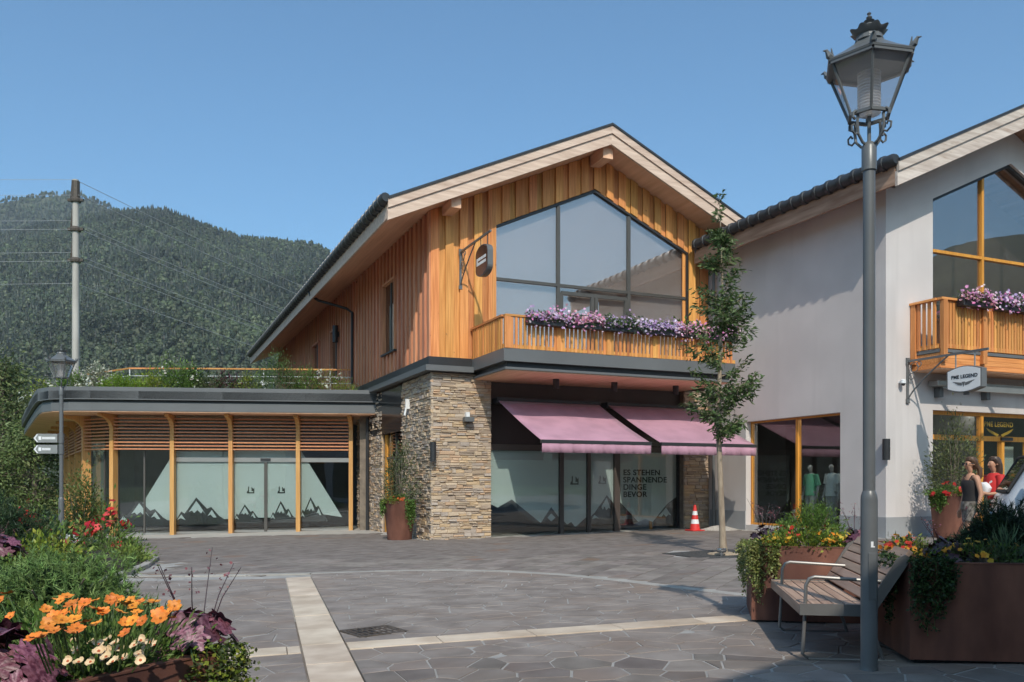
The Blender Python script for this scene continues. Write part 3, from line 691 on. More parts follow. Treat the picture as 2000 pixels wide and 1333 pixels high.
for px_ in (.42, RX):
    z = so_(px_) if px_ != RX else so_(RX)+.02
    w = .13 if px_ != RX else .15; h = .30 if px_ != RX else .40
    pts = [(px_-w, z-h), (px_+w, z-h), (px_+w, so_(px_+w)-.004)] + ([(RX, so_(RX)-.004)] if px_ == RX else []) + [(px_-w, so_(px_-w)-.004)]
    MB().prism(pts, 'y', -.74, .0).build('purlin', MT['soffit'], roof)
# downpipe
dp = MB(); E0 = (XL-.02, 9.4, rt(XL)-.1)
dp.tube([E0, (XL+.02, 9.2, 8.05), (XL+.25, 9.0, 7.85), (-.28, 8.5, 7.55), (-.09, 8.42, 7.40), (-.09, 8.42, 4.74)], .05, 8); dp.build('downpipe', MT['metal_dark'], hb, smooth=True)
# cylinder wall lamps
def wall_lamp(name, lab, M, r=.075, h=.55, grp='black cylinder wall lamps'):
    e = empty(name, (0, 0, 0), 0, lab, 'wall lamp', grp); e.location = M[0]; e.rotation_euler = (0, 0, M[1])
    b = MB(); b.lathe([(r*.8, -h/2+.02), (r, -h/2), (r, h/2), (r*.8, h/2), (r*.8, h/2-.02)], 16, (0, -.14, 0)); b.build('cylinder', MT['metal_dark'], e, smooth=True)
    MB().box(-.03, .03, -.09, 0, -.1, .1).build('wall_bracket', MT['metal_dark'], e); return e
X, Y = h2w(-.08, 10.6); wall_lamp('wall_lamp', 'black cylinder wall lamp on the shaded larch battens of the long side', ((X, Y, 7.0), HA-math.pi/2), .1, .62)
X, Y = h2w(0.05, -.03); wall_lamp('wall_lamp', 'black cylinder lamp on the outer edge of the stone pillar', ((X, Y, 2.27), HA-rad(20)), .08, .5)
e = empty('security_camera', (*h2w(.98, -.0), 3.16), HA, 'small grey box camera on the front of the stone pillar', 'camera')
MB().box(-.13, .13, -.24, -.03, -.10, .03).build('housing', MT['metal_grey'], e, bevel=.01); MB().box(-.05, .05, -.1, .02, .03, .16).build('bracket', MT['white_paint'], e); MB().lathe([(.03, 0), (.03, .02)], 10, (0, -.13, -.12)).build('lens', MT['metal_dark'], e)
e = empty('security_camera', (*h2w(0, 1.9), 3.5), HA-math.pi/2, 'white bullet camera on the side of the stone pillar', 'camera')
for dy in (0,):
    MB().tube([(dy, -.10, .05), (dy, -.14, -.16)], .03, 10).build('bullet', MT['white_paint'], e, smooth=True)
    MB().box(dy-.02, dy+.02, -.12, .0, .03, .3).build('bracket', MT['white_paint'], e)
# --- shopfront
sf_ = empty('shopfront', (0, 0, 0)); sf_.parent = hb
SY = .30; X0, X1 = 1.66, 7.98
mat('shop_header', (.075, .058, .05), .5, var=.06)
MB().box(X0, 7.86, SY-.05, SY+.1, 3.62, 4.2).build('header', MT['shop_header'], sf_)
MB().box(X0, X1, SY, SY+.06, 2.52, 3.60).build('spandrel', MT['metal_panel'], sf_)
MB().box(X0, 7.86, SY-.03, SY+.09, 2.36, 2.52).build('transom', MT['shop_header'], sf_)
for a, b, m in ((3.86, 3.98, 'shop_header'), (4.74, 4.84, 'shop_header'), (5.62, 5.80, 'shop_header'), (7.80, 7.86, 'metal_dark')):
    MB().box(a, b, SY-.04, SY+.08, -.02, 2.36).build('mullion', MT[m], sf_)
MB().box(6.88, 6.95, SY+.06, SY+.12, -.02, 2.36).build('mullion', MT['larch_z'], sf_)
for a, b in ((X0, 3.86), (3.98, 4.74), (4.84, 5.62), (5.80, 7.80)):
    MB().box(a+.002, b-.002, SY+.01, SY+.02, .0, 2.36).build('pane', MT['glass_shop'], sf_)
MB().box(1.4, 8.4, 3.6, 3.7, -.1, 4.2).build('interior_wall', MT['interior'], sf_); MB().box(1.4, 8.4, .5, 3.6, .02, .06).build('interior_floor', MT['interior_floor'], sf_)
# frosted film with the cut-out mountain skyline
FY = SY+.035
def film(parent, poly, m, y, name): MB().prism(poly, 'y', y, y+.002).build(name, MT[m], parent)
sky_ = [(1.7, .98), (2.02, .72), (2.7, 1.05), (3.55, .35), (3.6, .30), (3.84, .42)]
film(sf_, [(1.68, 2.35), (1.68, .95), (2.0, .80), (2.42, 1.02), (3.3, .36), (3.62, .80), (3.85, .52), (3.85, 2.35)], 'film', FY, 'frosted_film')
film(sf_, [(3.99, 2.33), (3.99, .42), (4.12, .3), (4.25, .37), (4.38, .22), (4.55, .36), (4.73, .5), (4.73, 2.33)], 'film', FY, 'frosted_film')
film(sf_, [(4.85, 2.33), (4.85, .5), (5.0, .62), (5.4, 1.12), (5.61, .9), (5.61, 2.33)], 'film', FY, 'frosted_film')
film(sf_, [(5.81, 2.35), (5.81, .95), (6.45, .34), (6.7, .42), (6.95, .32), (7.45, .85), (7.78, 1.05), (7.78, 2.35)], 'film', FY, 'frosted_film')
for P in ([(2.1, .82), (2.42, 1.02), (3.3, .36), (3.1, .36), (2.55, .80), (2.42, .90), (2.2, .80)], [(3.3, .36), (3.62, .80), (3.85, .52), (3.85, .40), (3.62, .66), (3.45, .4)],
          [(5.81, .95), (6.45, .34), (6.2, .3), (5.81, .3)], [(6.95, .32), (7.45, .85), (7.78, 1.05), (7.78, .2), (7.0, .2)], [(4.85, .5), (5.0, .62), (5.4, 1.12), (5.61, .9), (5.61, .3), (4.85, .3)],
          [(3.99, .42), (4.12, .3), (3.99, .3)], [(4.55, .36), (4.73, .5), (4.73, .3)]): film(sf_, P, 'film_dark', FY+.003, 'mountain_print')
for P in ([(5.22, .78), (5.4, 1.05), (5.52, .72), (5.45, .76), (5.38, .68), (5.33, .8), (5.27, .7)], [(7.15, .48), (7.42, .74), (7.6, .5), (7.5, .54), (7.42, .46), (7.33, .55), (7.25, .46)], [(4.9, .44), (5.0, .56), (5.15, .45), (5.05, .47)], [(3.5, .5), (3.62, .62), (3.75, .5), (3.62, .4)]): film(sf_, P, 'film_snow', FY-.004, 'snow_print')
def TM(x, y, z): return Matrix.Translation((x, y, z)) @ Matrix.Rotation(rad(90), 4, 'X')
for k, s in enumerate(('ES STEHEN', 'SPANNENDE', 'DINGE', 'BEVOR')):
    text_mesh('lettering', s, .225, MT['letter_black'], sf_, TM(5.94, FY-.006, 1.70-k*.212), spacing=1.06, xs=1.12)
def logo(parent, x, y, z, s, m='letter_black'):
    MB().prism([(x, z), (x+s, z), (x+s, z+s*.78), (x+s*.88, z+s*.62), (x+s*.62, z+s*.9), (x+s*.62, z+s*.3), (x+s*.85, z+s*.3), (x+s*.85, z+s*.16), (x+s*.3, z+s*.16), (x+s*.3, z+s), (x+s*.16, z+s*.86), (x+s*.16, z+s*.42), (x, z+s*.2)], 'y', y, y+.002).build('logo', MT[m], parent)
logo(sf_, 4.22, FY-.006, 1.42, .26); logo(sf_, 5.12, FY-.006, 1.44, .25, 'metal_grey')
# --- balcony
bc = empty('balcony', (0, 0, 0)); bc.parent = hb
BX0, BX1, BY = 1.10, 7.95, -2.2
MB().box(BX0, BX1, BY, .0, 4.40, 4.705).build('fascia', MT['metal_grey'], bc)
MB().box(BX0+.14, BX1-.1, BY+.14, .0, 4.27, 4.40).build('fascia_shadow_gap', MT['metal_dark'], bc)
MB().box(BX0+.06, BX1-.05, BY+.06, .0, 4.21, 4.268).build('fascia_lip', MT['metal_grey'], bc)
MB().box(BX0+.1, BX1-.1, BY+.1, .28, 4.185, 4.208).build('soffit', MT['soffit'], bc)
def rail(pts_fn): pass
MB().beam((BX0+.03, BY+.05, 5.50), (BX1, BY+.05, 5.50), .14, .05).build('handrail', MT['larch_x'], bc)
MB().beam((BX0+.05, BY+.12, 5.501), (BX0+.05, -.01, 5.501), .14, .05).build('handrail', MT['larch_y'], bc)
MB().beam((BX0+.03, BY+.05, 4.76), (BX1, BY+.05, 4.76), .07, .09).build('bottom_rail', MT['larch_x'], bc)
MB().beam((BX0+.05, BY+.09, 4.761), (BX0+.05, -.01, 4.761), .07, .09).build('bottom_rail', MT['larch_y'], bc)
bal = MB().box(-.033, .033, -.02, .02, 4.71, 5.47).mesh('baluster', MT['larch_z'])
x = BX0+.10; k = 0
post = MB().box(-.075, .075, -.045, .045, 4.71, 5.474).mesh('post', MT['larch_z'])
while x < BX1-.03:
    if k % 12 == 0: inst('post', post, bc, (x, BY+.03, 0))
    else: inst('baluster', bal, bc, (x, BY+.02, 0))
    x += .116; k += 1
y = BY+.2
while y < -.05: inst('baluster', bal, bc, (BX0+.02, y, 0), (0, 0, rad(90))); y += .116
# spots under the balcony
for i, x in enumerate((3.1, 4.86, 6.84)):
    e = empty('ceiling_spot', (*h2w(x, -1.0), 4.185), 0, ('black cylinder spot under the balcony above the left awning', 'black cylinder spot under the balcony where the two awnings meet', 'black cylinder spot under the balcony beside the young tree')[i], 'spotlight', 'black spots under the balcony')
    MB().lathe([(.085, 0), (.085, -.24), (.07, -.245), (.065, -.2)], 16).build('cylinder', MT['metal_dark'], e, smooth=True)
    MB().lathe([(.06, -.20), (.0, -.205)], 12, cap=False).build('lens', MT['steel_trim'], e)
# --- awnings
def awning(x0, x1, lab):
    e = empty('awning', (*h2w((x0+x1)/2, 0), 2.48), HA, lab, 'awning', 'pink awnings over the shop window'); h = (x1-x0)/2
    zt, zb, yf = 3.66-2.48, 0, -2.74; n = 10; m = MB()
    vs = []; nx = 12
    for i in range(n+1):
        t = i/n
        for k in range(nx+1):
            u = k/nx; sag = .05*math.sin(math.pi*t)*(.6+.4*math.sin(u*9))
            vs.append((-h+2*h*u, -.1+(yf+.1)*t, zt+(zb-zt)*t-sag))
    fs = [(i*(nx+1)+k, i*(nx+1)+k+1, (i+1)*(nx+1)+k+1, (i+1)*(nx+1)+k) for i in range(n) for k in range(nx)]
    m.add(vs, fs); o = m.build('fabric', MT['awning'], e, smooth=True, recalc=False); sd = o.modifiers.new('t', 'SOLIDIFY'); sd.thickness = .006
    v = MB(); vs = []; nx = 60
    for k in range(nx+1):
        u = k/nx; w = .012*math.sin(u*47)+.008*math.sin(u*113+1)
        vs += [(-h+2*h*u, yf-.045, -.05), (-h+2*h*u, yf-.045+w, -.17), (-h+2*h*u, yf-.05+w*1.6, -.29)]
    fs = [(k*3+j, k*3+3+j, k*3+4+j, k*3+1+j) for k in range(nx) for j in (0, 1)]
    o = v.add(vs, fs).build('valance', MT['awning'], e, smooth=True, recalc=False); sd = o.modifiers.new('t', 'SOLIDIFY'); sd.thickness = .005
    MB().box(-h-.01, h+.01, yf-.06, yf+.04, -.065, .015).build('front_bar', MT['metal_dark'], e)
    MB().box(-h-.03, h+.03, -.14, .24, zt-.07, zt+.08).build('cassette', MT['metal_dark'], e)
    for s in (-1, 1):
        a = MB(); a.tube([(s*(h-.15), -.1, zt-.1), (s*(h-.9), -1.3, .5), (s*(h-.2), yf+.05, -.03)], .03, 6); a.build('arm', MT['metal_dark'], e)
awning(1.83, 4.87, 'pink fabric awning beside the stone corner pillar'); awning(5.18, 8.17, 'pink fabric awning behind the young tree, by the plastered wall')
# --- hanging sign
def bracket_sign(base, L, zt, lab, build_face, drop):
    e = empty('hanging_sign', base, HA, lab, 'sign')
    b = MB(); b.box(-.03, .03, -.03, .0, zt-.95, zt+.06); b.box(-.045, .045, -.04, .0, zt-.97, zt-.87); b.box(-.045, .045, -.04, .0, zt-.08, zt+.08)
    b.beam((0, -.03, zt), (0, -L, zt), .04, .05)
    path = [(0, -.03-1.05*t, zt-.86+.84*t**.8) for t in [i/8 for i in range(9)]]
    b.tube(path, .018, 6)
    for c, r in (((-.2, -.16), .11), ((-.33, -.1), .06), ((-.12, -.36), .07)):
        b.tube([(0, c[0]+r*math.cos(t), zt+c[1]+r*math.sin(t)) for t in [k*.5 for k in range(13)]], .011, 5)
    b.build('bracket', MT['lamp_paint'], e); build_face(e, L, zt); return e
def face1(e, L, zt):
    def outl(s):
        P = []
        for t in range(0, 181, 15): P.append((-(L-.42)+.40*s*math.cos(rad(t)), zt-.62+.18*s+.20*s*math.sin(rad(t))))
        for t in range(180, 361, 15): P.append((-(L-.42)+.40*s*math.cos(rad(t)), zt-.62-.18*s+.20*s*math.sin(rad(t))))
        return P
    MB().prism(outl(1), 'x', -.07, .07).build('sign_box', MT['metal_grey'], e)
    mat('sign_brown', (.055, .022, .016), .25, var=.1); MB().prism(outl(.94), 'x', -.078, -.071).build('sign_face', MT['sign_brown'], e)
    t = MB()
    for k, z in enumerate((.055, -.055)):
        y = -(L-.42)+.20
        for j in range(8):
            w = R.uniform(.035, .055); t.box(-.082, -.079, y-w, y, zt-.62+z-.035, zt-.62+z+.035); t.box(-.0821, -.0791, y-w-.003, y-w+.012, zt-.62+z-.035, zt-.62+z-.01); y -= .064
    t.box(-.082, -.079, -(L-.42)+.23, -(L-.42)+.30, zt-.71, zt-.53); t.build('lettering', MT['letter_white'], e)
    for y in (-(L-.2), -(L-.64)): MB().tube([(0, y, zt), (0, y, zt-.28)], .012, 6).build('chain', MT['metal_dark'], e)
X, Y = h2w(.80, -.0)
bracket_sign((X, Y, 0), 2.1, 7.5, 'dark brown sign on scrolled iron bracket at the larch gable', face1, 0)
# ================================================================== RIGHT BUILDING
rb = empty('plastered_shop', (*h2w(8.74, -6.55), 0), HA, 'pale grey plastered gabled shop with weathered barge boards and larch balcony', 'building')
# local frame: x right along the front (0 = corner), y depth (0 = front wall)
CXR = 4.22; EV = -.67; ZE = 8.46; SLR = .47
def rt2(x): return ZE+SLR*(x-EV) if x < CXR else ZE+SLR*(2*CXR-x-EV)
def so2(x): return rt2(x)-.52
w = MB()                                            # side wall with shop window opening
def py(a): return a+6.55                            # main-house y to local y
for y0, y1, z0, z1 in ((0, 1.38, -.1, so2(0)-.01), (4.89, 9.4, -.1, so2(0)-.01), (1.38, 4.89, 3.19, so2(0)-.01), (1.38, 4.89, -.1, .30)): w.box(0, .3, y0, y1, z0, z1)
w.build('side_wall', MT['plaster'], rb)
w = MB(); A, B = 1.50, 6.94
w.box(.3, A, .0, .3, -.1, 3.19); w.box(.3, A, .0, .3, 3.19, so2(.3)-.01); w.box(B, 8.44, 0, .3, -.1, so2(8.14)); w.box(A, B, 0, .3, 3.19, 4.4)
T0 = 8.17; TP = T0+.4575*(CXR-A)
w.prism([(A, T0), (CXR, TP), (B, T0), (B, so2(B)-.01), (CXR, so2(CXR)-.01), (A, so2(A)-.01)], 'y', 0, .3); w.prism([(.3, so2(.3)-.01), (A, so2(.3)-.01), (A, so2(A)-.01)], 'y', 0.001, .3)
w.build('front_wall', MT['plaster'], rb)
p = MB(); p.prism([(-.025, -.025), (A, -.025), (A, 0), (0, 0), (0, 1.38), (-.025, 1.38)], 'z', -.1, .68); p.build('plinth', MT['plinth'], rb); MB().box(-.025, 0, 4.89, 6.5, -.1, .68).build('plinth', MT['plinth'], rb)
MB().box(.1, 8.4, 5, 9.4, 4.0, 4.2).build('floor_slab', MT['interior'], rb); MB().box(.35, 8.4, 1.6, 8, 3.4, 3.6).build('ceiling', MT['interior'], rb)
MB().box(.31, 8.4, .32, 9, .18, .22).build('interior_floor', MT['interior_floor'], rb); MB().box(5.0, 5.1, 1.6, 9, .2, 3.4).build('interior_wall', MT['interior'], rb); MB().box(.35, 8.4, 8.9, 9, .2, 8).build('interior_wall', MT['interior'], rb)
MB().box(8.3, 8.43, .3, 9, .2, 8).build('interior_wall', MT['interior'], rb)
# side shop window
sw_ = empty('side_shop_window'); sw_.parent = rb
for y0, y1 in ((1.40, 2.99), (3.07, 4.87)): MB().box(.20, .21, y0, y1, .36, 3.16).build('pane', MT['glass_shop'], sw_)
f = MB(); f.box(.17, .26, 1.38, 4.89, 3.14, 3.188); f.box(.17, .26, 1.38, 4.89, .305, .36); f.box(.17, .26, 4.83, 4.885, .36, 3.14); f.build('frame', MT['orange_frame'], sw_)
MB().box(.14, .26, 2.99, 3.07, .36, 3.14).build('mullion', MT['orange_frame'], sw_)
# one lit tube seen through the panes; three more added to brighten the mannequins
lt = bpy.data.materials.new('tube_light'); lt.use_nodes = True; nn = lt.node_tree.nodes; nn.clear(); em = nn.new('ShaderNodeEmission'); em.inputs[0].default_value = (1, .93, .82, 1); em.inputs[1].default_value = 22; oo = nn.new('ShaderNodeOutputMaterial'); lt.node_tree.links.new(em.outputs[0], oo.inputs[0])
for tx, ty, a_ in ((.75, 2.0, 0), (1.1, 3.6, 0), (2.6, 1.75, 1), (4.4, 1.75, 1)):
    wx_, wy_ = h2w(8.74+tx, -6.55+ty); e = empty('ceiling_and_fill_lamp', (wx_, wy_, 3.4), HA+(math.pi/2 if a_ == 0 else 0), {2.0: 'lit tube lamp above the mannequin in white shirt', 3.6: 'added tube lamp brightening the mannequin in green', 1.75: 'added fill tube lamp behind the front shop window '+('nearest the tall pot' if tx < 3 else 'above the shop door')}[ty], 'lamp', 'tube lamps in the plastered shop')
    MB().box(-.65, .65, -.05, .05, -.06, 0).build('housing', MT['white_paint'], e); MB().box(-.6, .6, -.03, .03, -.085, -.062).build('tube', lt, e)
# front shop window and door
fw = empty('front_shop_window'); fw.parent = rb
f = MB(); f.box(A, B, .1, .2, 3.10, 3.187); f.box(A, B, .1, .2, 2.5, 2.62); f.box(A, A+.07, .1, .2, .2, 3.10); f.build('frame', MT['orange_frame'], fw)
for x in (3.25, 4.0, 4.95, 5.9): MB().box(x, x+.1, .09, .21, .2, 2.5 if x in (4.0, 4.95) else 3.10).build('mullion', MT['orange_frame'], fw)
for x0, x1 in ((A+.07, 3.25), (3.35, 4.0), (4.1, 4.95), (5.05, 5.9), (6.0, B)): MB().box(x0, x1, .15, .16, .2, 2.5).build('pane', MT['glass_shop'], fw)
for x0, x1 in ((A+.07, 3.25), (3.35, 5.9), (6.0, B)): MB().box(x0, x1, .15, .16, 2.62, 3.10).build('pane', MT['glass_shop'], fw)
MB().box(3.95, 4.35, .04, .09, 2.52, 2.60).build('door_sensor', MT['metal_dark'], fw)
mat('gold_print', (.62, .36, .03), .4, var=.1)
text_mesh('lettering', 'PME LEGEND', .17, MT['gold_print'], fw, Matrix.Translation((3.6, .27, 2.88)) @ Matrix.Rotation(rad(90), 4, 'X'), spacing=1.1)
for sgn in (-1, 1):
    MB().prism([(4.18+sgn*.03, 2.68), (4.18+sgn*.5, 2.84), (4.18+sgn*.42, 2.76), (4.18+sgn*.3, 2.7), (4.18+sgn*.1, 2.63)], 'y', .27, .275).build('wing_print', MT['gold_print'], fw)
mat('shop_pale', (.45, .52, .48), .7, var=.05); MB().box(4.6, 5.0, .5, .56, .3, 2.4).build('display_panel', MT['shop_pale'], fw)
# big gable window
uw = empty('window'); uw.parent = rb; fr = MB(); MX = (3.30, 5.14)
def ub(p, q, w_=.07, y=.12, d=.1): fr.beam((p[0], y, p[1]), (q[0], y, q[1]), w_, d, up=(0, 1, 0))
ub((A, T0-.03), (CXR, TP-.03), .08); ub((CXR, TP-.03), (B, T0-.03), .08); fr.build('frame', MT['metal_dark'], uw)
def ut(x): return T0+.4575*((x-A) if x < CXR else (B-x))
fr = MB(); ub((A+.03, 6.98), (MX[0]-.04, 6.98)); ub((MX[0]+.04, 6.98), (MX[1]-.04, 6.98)); ub((MX[1]+.04, 6.98), (B-.03, 6.98))
for m in MX: ub((m, 4.4), (m, ut(m)-.05), .08)
ub((A+.03, 4.42), (A+.03, T0-.06)); fr.build('mullion', MT['orange_frame'], uw)
for a, b in ((A, MX[0]), (MX[0], MX[1]), (MX[1], B)):
    a += .03; b -= .03; xs = [a] + ([CXR] if a < CXR < b else []) + [b]
    MB().prism([(a, 7.01), (b, 7.01)]+[(q, ut(q)-.04) for q in xs[::-1]], 'y', .13, .14).build('pane', MT['glass_upper'], uw)
    MB().prism([(a, 4.42), (b, 4.42), (b, 6.95), (a, 6.95)], 'y', .13, .14).build('pane', MT['glass_upper'], uw)
MB().prism([(A, 4.42), (B, 4.42), (B, T0), (CXR, TP-.05), (A, T0)], 'y', 1.2, 1.23).build('pane_backing', MT['interior_floor'], uw)
# roof
YF, YB = -.94, 7.6; XR2 = 2*CXR-EV
r2 = MB().prism([(EV, ZE-.06), (CXR, rt2(CXR)-.06), (XR2, ZE-.06), (XR2, ZE), (CXR, rt2(CXR)), (EV, ZE)], 'y', YF-.05, 14).build('roof', MT['roof_dark'], rb)
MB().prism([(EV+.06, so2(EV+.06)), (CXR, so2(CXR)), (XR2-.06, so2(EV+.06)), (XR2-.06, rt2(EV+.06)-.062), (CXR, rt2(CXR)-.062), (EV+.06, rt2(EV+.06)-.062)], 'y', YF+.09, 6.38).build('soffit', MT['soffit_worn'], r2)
for a, b in ((EV, CXR), (CXR, XR2)):
    for t0, t1, yy in ((.06, .27, YF-.03), (.262, .58, YF+.012)):
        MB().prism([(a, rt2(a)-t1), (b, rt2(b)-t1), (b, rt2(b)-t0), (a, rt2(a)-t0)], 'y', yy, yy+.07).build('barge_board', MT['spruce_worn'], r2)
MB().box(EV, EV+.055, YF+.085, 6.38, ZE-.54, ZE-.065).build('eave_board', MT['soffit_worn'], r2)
y = YF; 
while y < 6.2: inst('eave_tile', tile, r2, (EV-.05, y, ZE-.02), (rad(-90), 0, 0)); y += .40
dp = MB(); dp.tube([(EV-.02, 6.33, ZE-.1), (EV+.1, 6.33, 8.1), (-.12, 6.2, 7.7), (-.12, 6.2, .15)], .05, 8); dp.build('downpipe', MT['metal_grey'], rb, smooth=True)
# balcony
b2 = empty('balcony'); b2.parent = rb; QX0, QX1, QY = .80, 7.7, -.79
for k in range(3): MB().box(QX0+.02, QX1, QY+.02, -.002, 4.06+k*.115, 4.06+k*.115+.11).build('plank', MT['larch_x'], b2)
MB().box(QX0+.04, QX1, QY+.04, -.004, 4.04, 4.058).build('soffit', MT['soffit'], b2)
MB().box(QX0, QX1, QY, -.002, 4.41, 4.48).build('metal_strip', MT['metal_grey'], b2)
MB().beam((QX0-.04, QY+.0, 5.60), (QX1, QY+.0, 5.60), .15, .05).build('handrail', MT['larch_x'], b2); MB().beam((QX0+.0, QY+.075, 5.601), (QX0, -.004, 5.601), .15, .05).build('handrail', MT['larch_y'], b2)
MB().beam((QX0+.05, QY+.02, 4.55), (QX1, QY+.02, 4.55), .06, .1).build('bottom_rail', MT['larch_x'], b2); MB().beam((QX0+.03, QY+.06, 4.551), (QX0+.03, -.004, 4.551), .06, .1).build('bottom_rail', MT['larch_y'], b2)
bal2 = MB().box(-.035, .035, -.018, .018, 4.5, 5.57).mesh('baluster', MT['larch_z']); post2 = MB().box(-.065, .065, -.05, .05, 4.2, 5.573).mesh('post', MT['larch_z'])
for x in (QX0+.065, QX0+.0+1.35, QX0+2.95, QX0+4.5, QX0+6.1): inst('post', post2, b2, (x, QY-.03, 0))
inst('post', post2, b2, (QX0+.0, -.08, 0), (0, 0, rad(90)))
x = QX0+.2
while x < QX1: inst('baluster', bal2, b2, (x, QY+.0, 0)); x += .098
y = QY+.16
while y < -.15: inst('baluster', bal2, b2, (QX0+.0, y, 0), (0, 0, rad(90))); y += .14
# folded awning frame over the shop door
aw = empty('folding_awning', (*h2w(8.74+4.2, -6.55), 3.6), HA, 'retracted grey awning with folding arms above the shop door', 'awning')
MB().box(-2.9, 3.2, -.32, -.02, .12, .26).build('cassette', MT['steel_trim'], aw, bevel=.02)
MB().box(-2.9, 3.2, -1.0, -.93, -.06, .06).build('front_bar', MT['steel_trim'], aw)
for x in (-2.6, -1.0, .6, 2.2):
    MB().beam((x, -.2, .12), (x+.5, -.95, .0), .07, .07).build('arm', MT['steel_trim'], aw); MB().box(x-.06, x+.06, -.16, 0, -.12, .12).build('bracket', MT['metal_grey'], aw)
# sign
def face2(e, L, zt):
    cy = -(L-.52)
    def outl(s):
        P = [(cy+.42*s, zt-.58-.2*s)]
        top = [(cy+.42*s-.84*s*i/8, zt-.58+.2*s+.085*s*math.sin(math.pi*i/8)) for i in range(9)]
        bot = [(cy-.42*s+.84*s*i/8, zt-.58-.2*s-.085*s*math.sin(math.pi*i/8)) for i in range(9)]
        return top+bot
    MB().prism(outl(1), 'x', -.08, .08).build('sign_box', MT['metal_grey'], e); MB().prism(outl(.93), 'x', -.088, -.081).build('sign_face', MT['white_paint'], e)
    # reading direction runs away from the wall (towards -y), seen from -x
    M = Matrix.Translation((-.091, cy+.30, zt-.56)) @ Matrix(((0, 0, -1, 0), (-1, 0, 0, 0), (0, 1, 0, 0), (0, 0, 0, 1)))
    text_mesh('lettering', 'PME LEGEND', .105, MT['letter_black'], e, M, spacing=1.05)
    for sg in (-1, 1):
        for k in range(3): MB().prism([(cy+sg*.03, zt-.66-.02*k), (cy+sg*(.27-.05*k), zt-.615-.028*k), (cy+sg*(.24-.05*k), zt-.64-.028*k), (cy+sg*.05, zt-.68-.02*k)], 'x', -.091-.001*k, -.0885).build('wing_print', MT['metal_grey'], e)
    MB().prism([(cy-.04, zt-.64), (cy+.04, zt-.64), (cy, zt-.75)], 'x', -.093, -.0885).build('emblem', MT['metal_grey'], e)
    for y in (cy+.26, cy-.2): MB().tube([(0, y, zt), (0, y, zt-.34)], .016, 6).build('hanger', MT['steel_trim'], e)
    MB().box(-.03, .03, cy-.05, cy+.05, zt-.92, zt-.86).build('lamp_fitting', MT['metal_grey'], e)
bracket_sign((*h2w(9.40, -6.555), 0), 2.06, 4.28, 'white oval-edged brand sign hanging from an iron bracket below the larch balcony', face2, 0)
wall_lamp('wall_lamp', 'black cylinder wall lamp on the corner of the plastered shop', ((*h2w(8.76, -6.50), 2.23), HA-rad(35)), .085, .48)
e = empty('security_camera', (*h2w(9.15, -6.55), 3.75), HA, 'white dome camera on the plastered wall beside the iron bracket', 'camera')
MB().lathe([(.06, 0), (.06, .08), (.02, .1)], 12, (0, -.12, 0)).build('housing', MT['white_paint'], e, smooth=True); MB().box(-.02, .02, -.1, 0, .02, .06).build('arm', MT['white_paint'], e); MB().lathe([(.0, -.06), (.04, -.04), (.055, 0)], 12, (0, -.12, 0)).build('dome', MT['metal_dark'], e, smooth=True)
# ================================================================== PAVILION with curved roof
pvn_ = empty('pavilion', (-9.1, 27.5, gz(-9.1)), 0, 'single storey glazed timber pavilion with curved grey roof edge and louvres', 'building')
POSTS = [(-5.30, 27.91), (-6.99, 27.72), (-9.11, 27.47), (-10.92, 27.26), (-12.77, 27.05), (-14.05, 27.75), (-15.65, 30.4), (-17.3, 33.1), (-18.95, 35.9), (-20.6, 38.7)]
def outn(i):
    a = Vector(POSTS[max(i-1, 0)]); b = Vector(POSTS[min(i+1, len(POSTS)-1)]); d = (b-a).normalized(); return Vector((-d.y, d.x))
for i, p in enumerate(POSTS):
    n = outn(i); t = Vector((-n.y, n.x)); z0 = gz(p[0])-.03; w_ = .065
    q = MB()
    a = [Vector(p)+t*w_, Vector(p)-t*w_, Vector(p)-t*w_-n*.26, Vector(p)+t*w_-n*.26]
    q.prism([(v.x, v.y) for v in a], 'z', z0, 3.66); q.build('post', MT['glulam'], pvn_, world=True)
    # curved bracket carrying the overhang
    prof = [(0, 3.20)] + [(.60*(1-math.cos(u)), 3.20+.36*math.sin(u)) for u in [k*math.pi/2/6 for k in range(1, 7)]] + [(.60, 3.655), (0, 3.655)]
    vs = []
    for s in (-1, 1): vs += [Vector((p[0]+n.x*u+t.x*w_*s*.99, p[1]+n.y*u+t.y*w_*s*.99, z)) for u, z in prof]
    m = len(prof); MB().add(vs, [tuple(range(m)), tuple(range(2*m-1, m-1, -1))]+[(k, (k+1) % m, m+(k+1) % m, m+k) for k in range(m)]).build('bracket', MT['glulam'], pvn_, world=True)
lv = 0
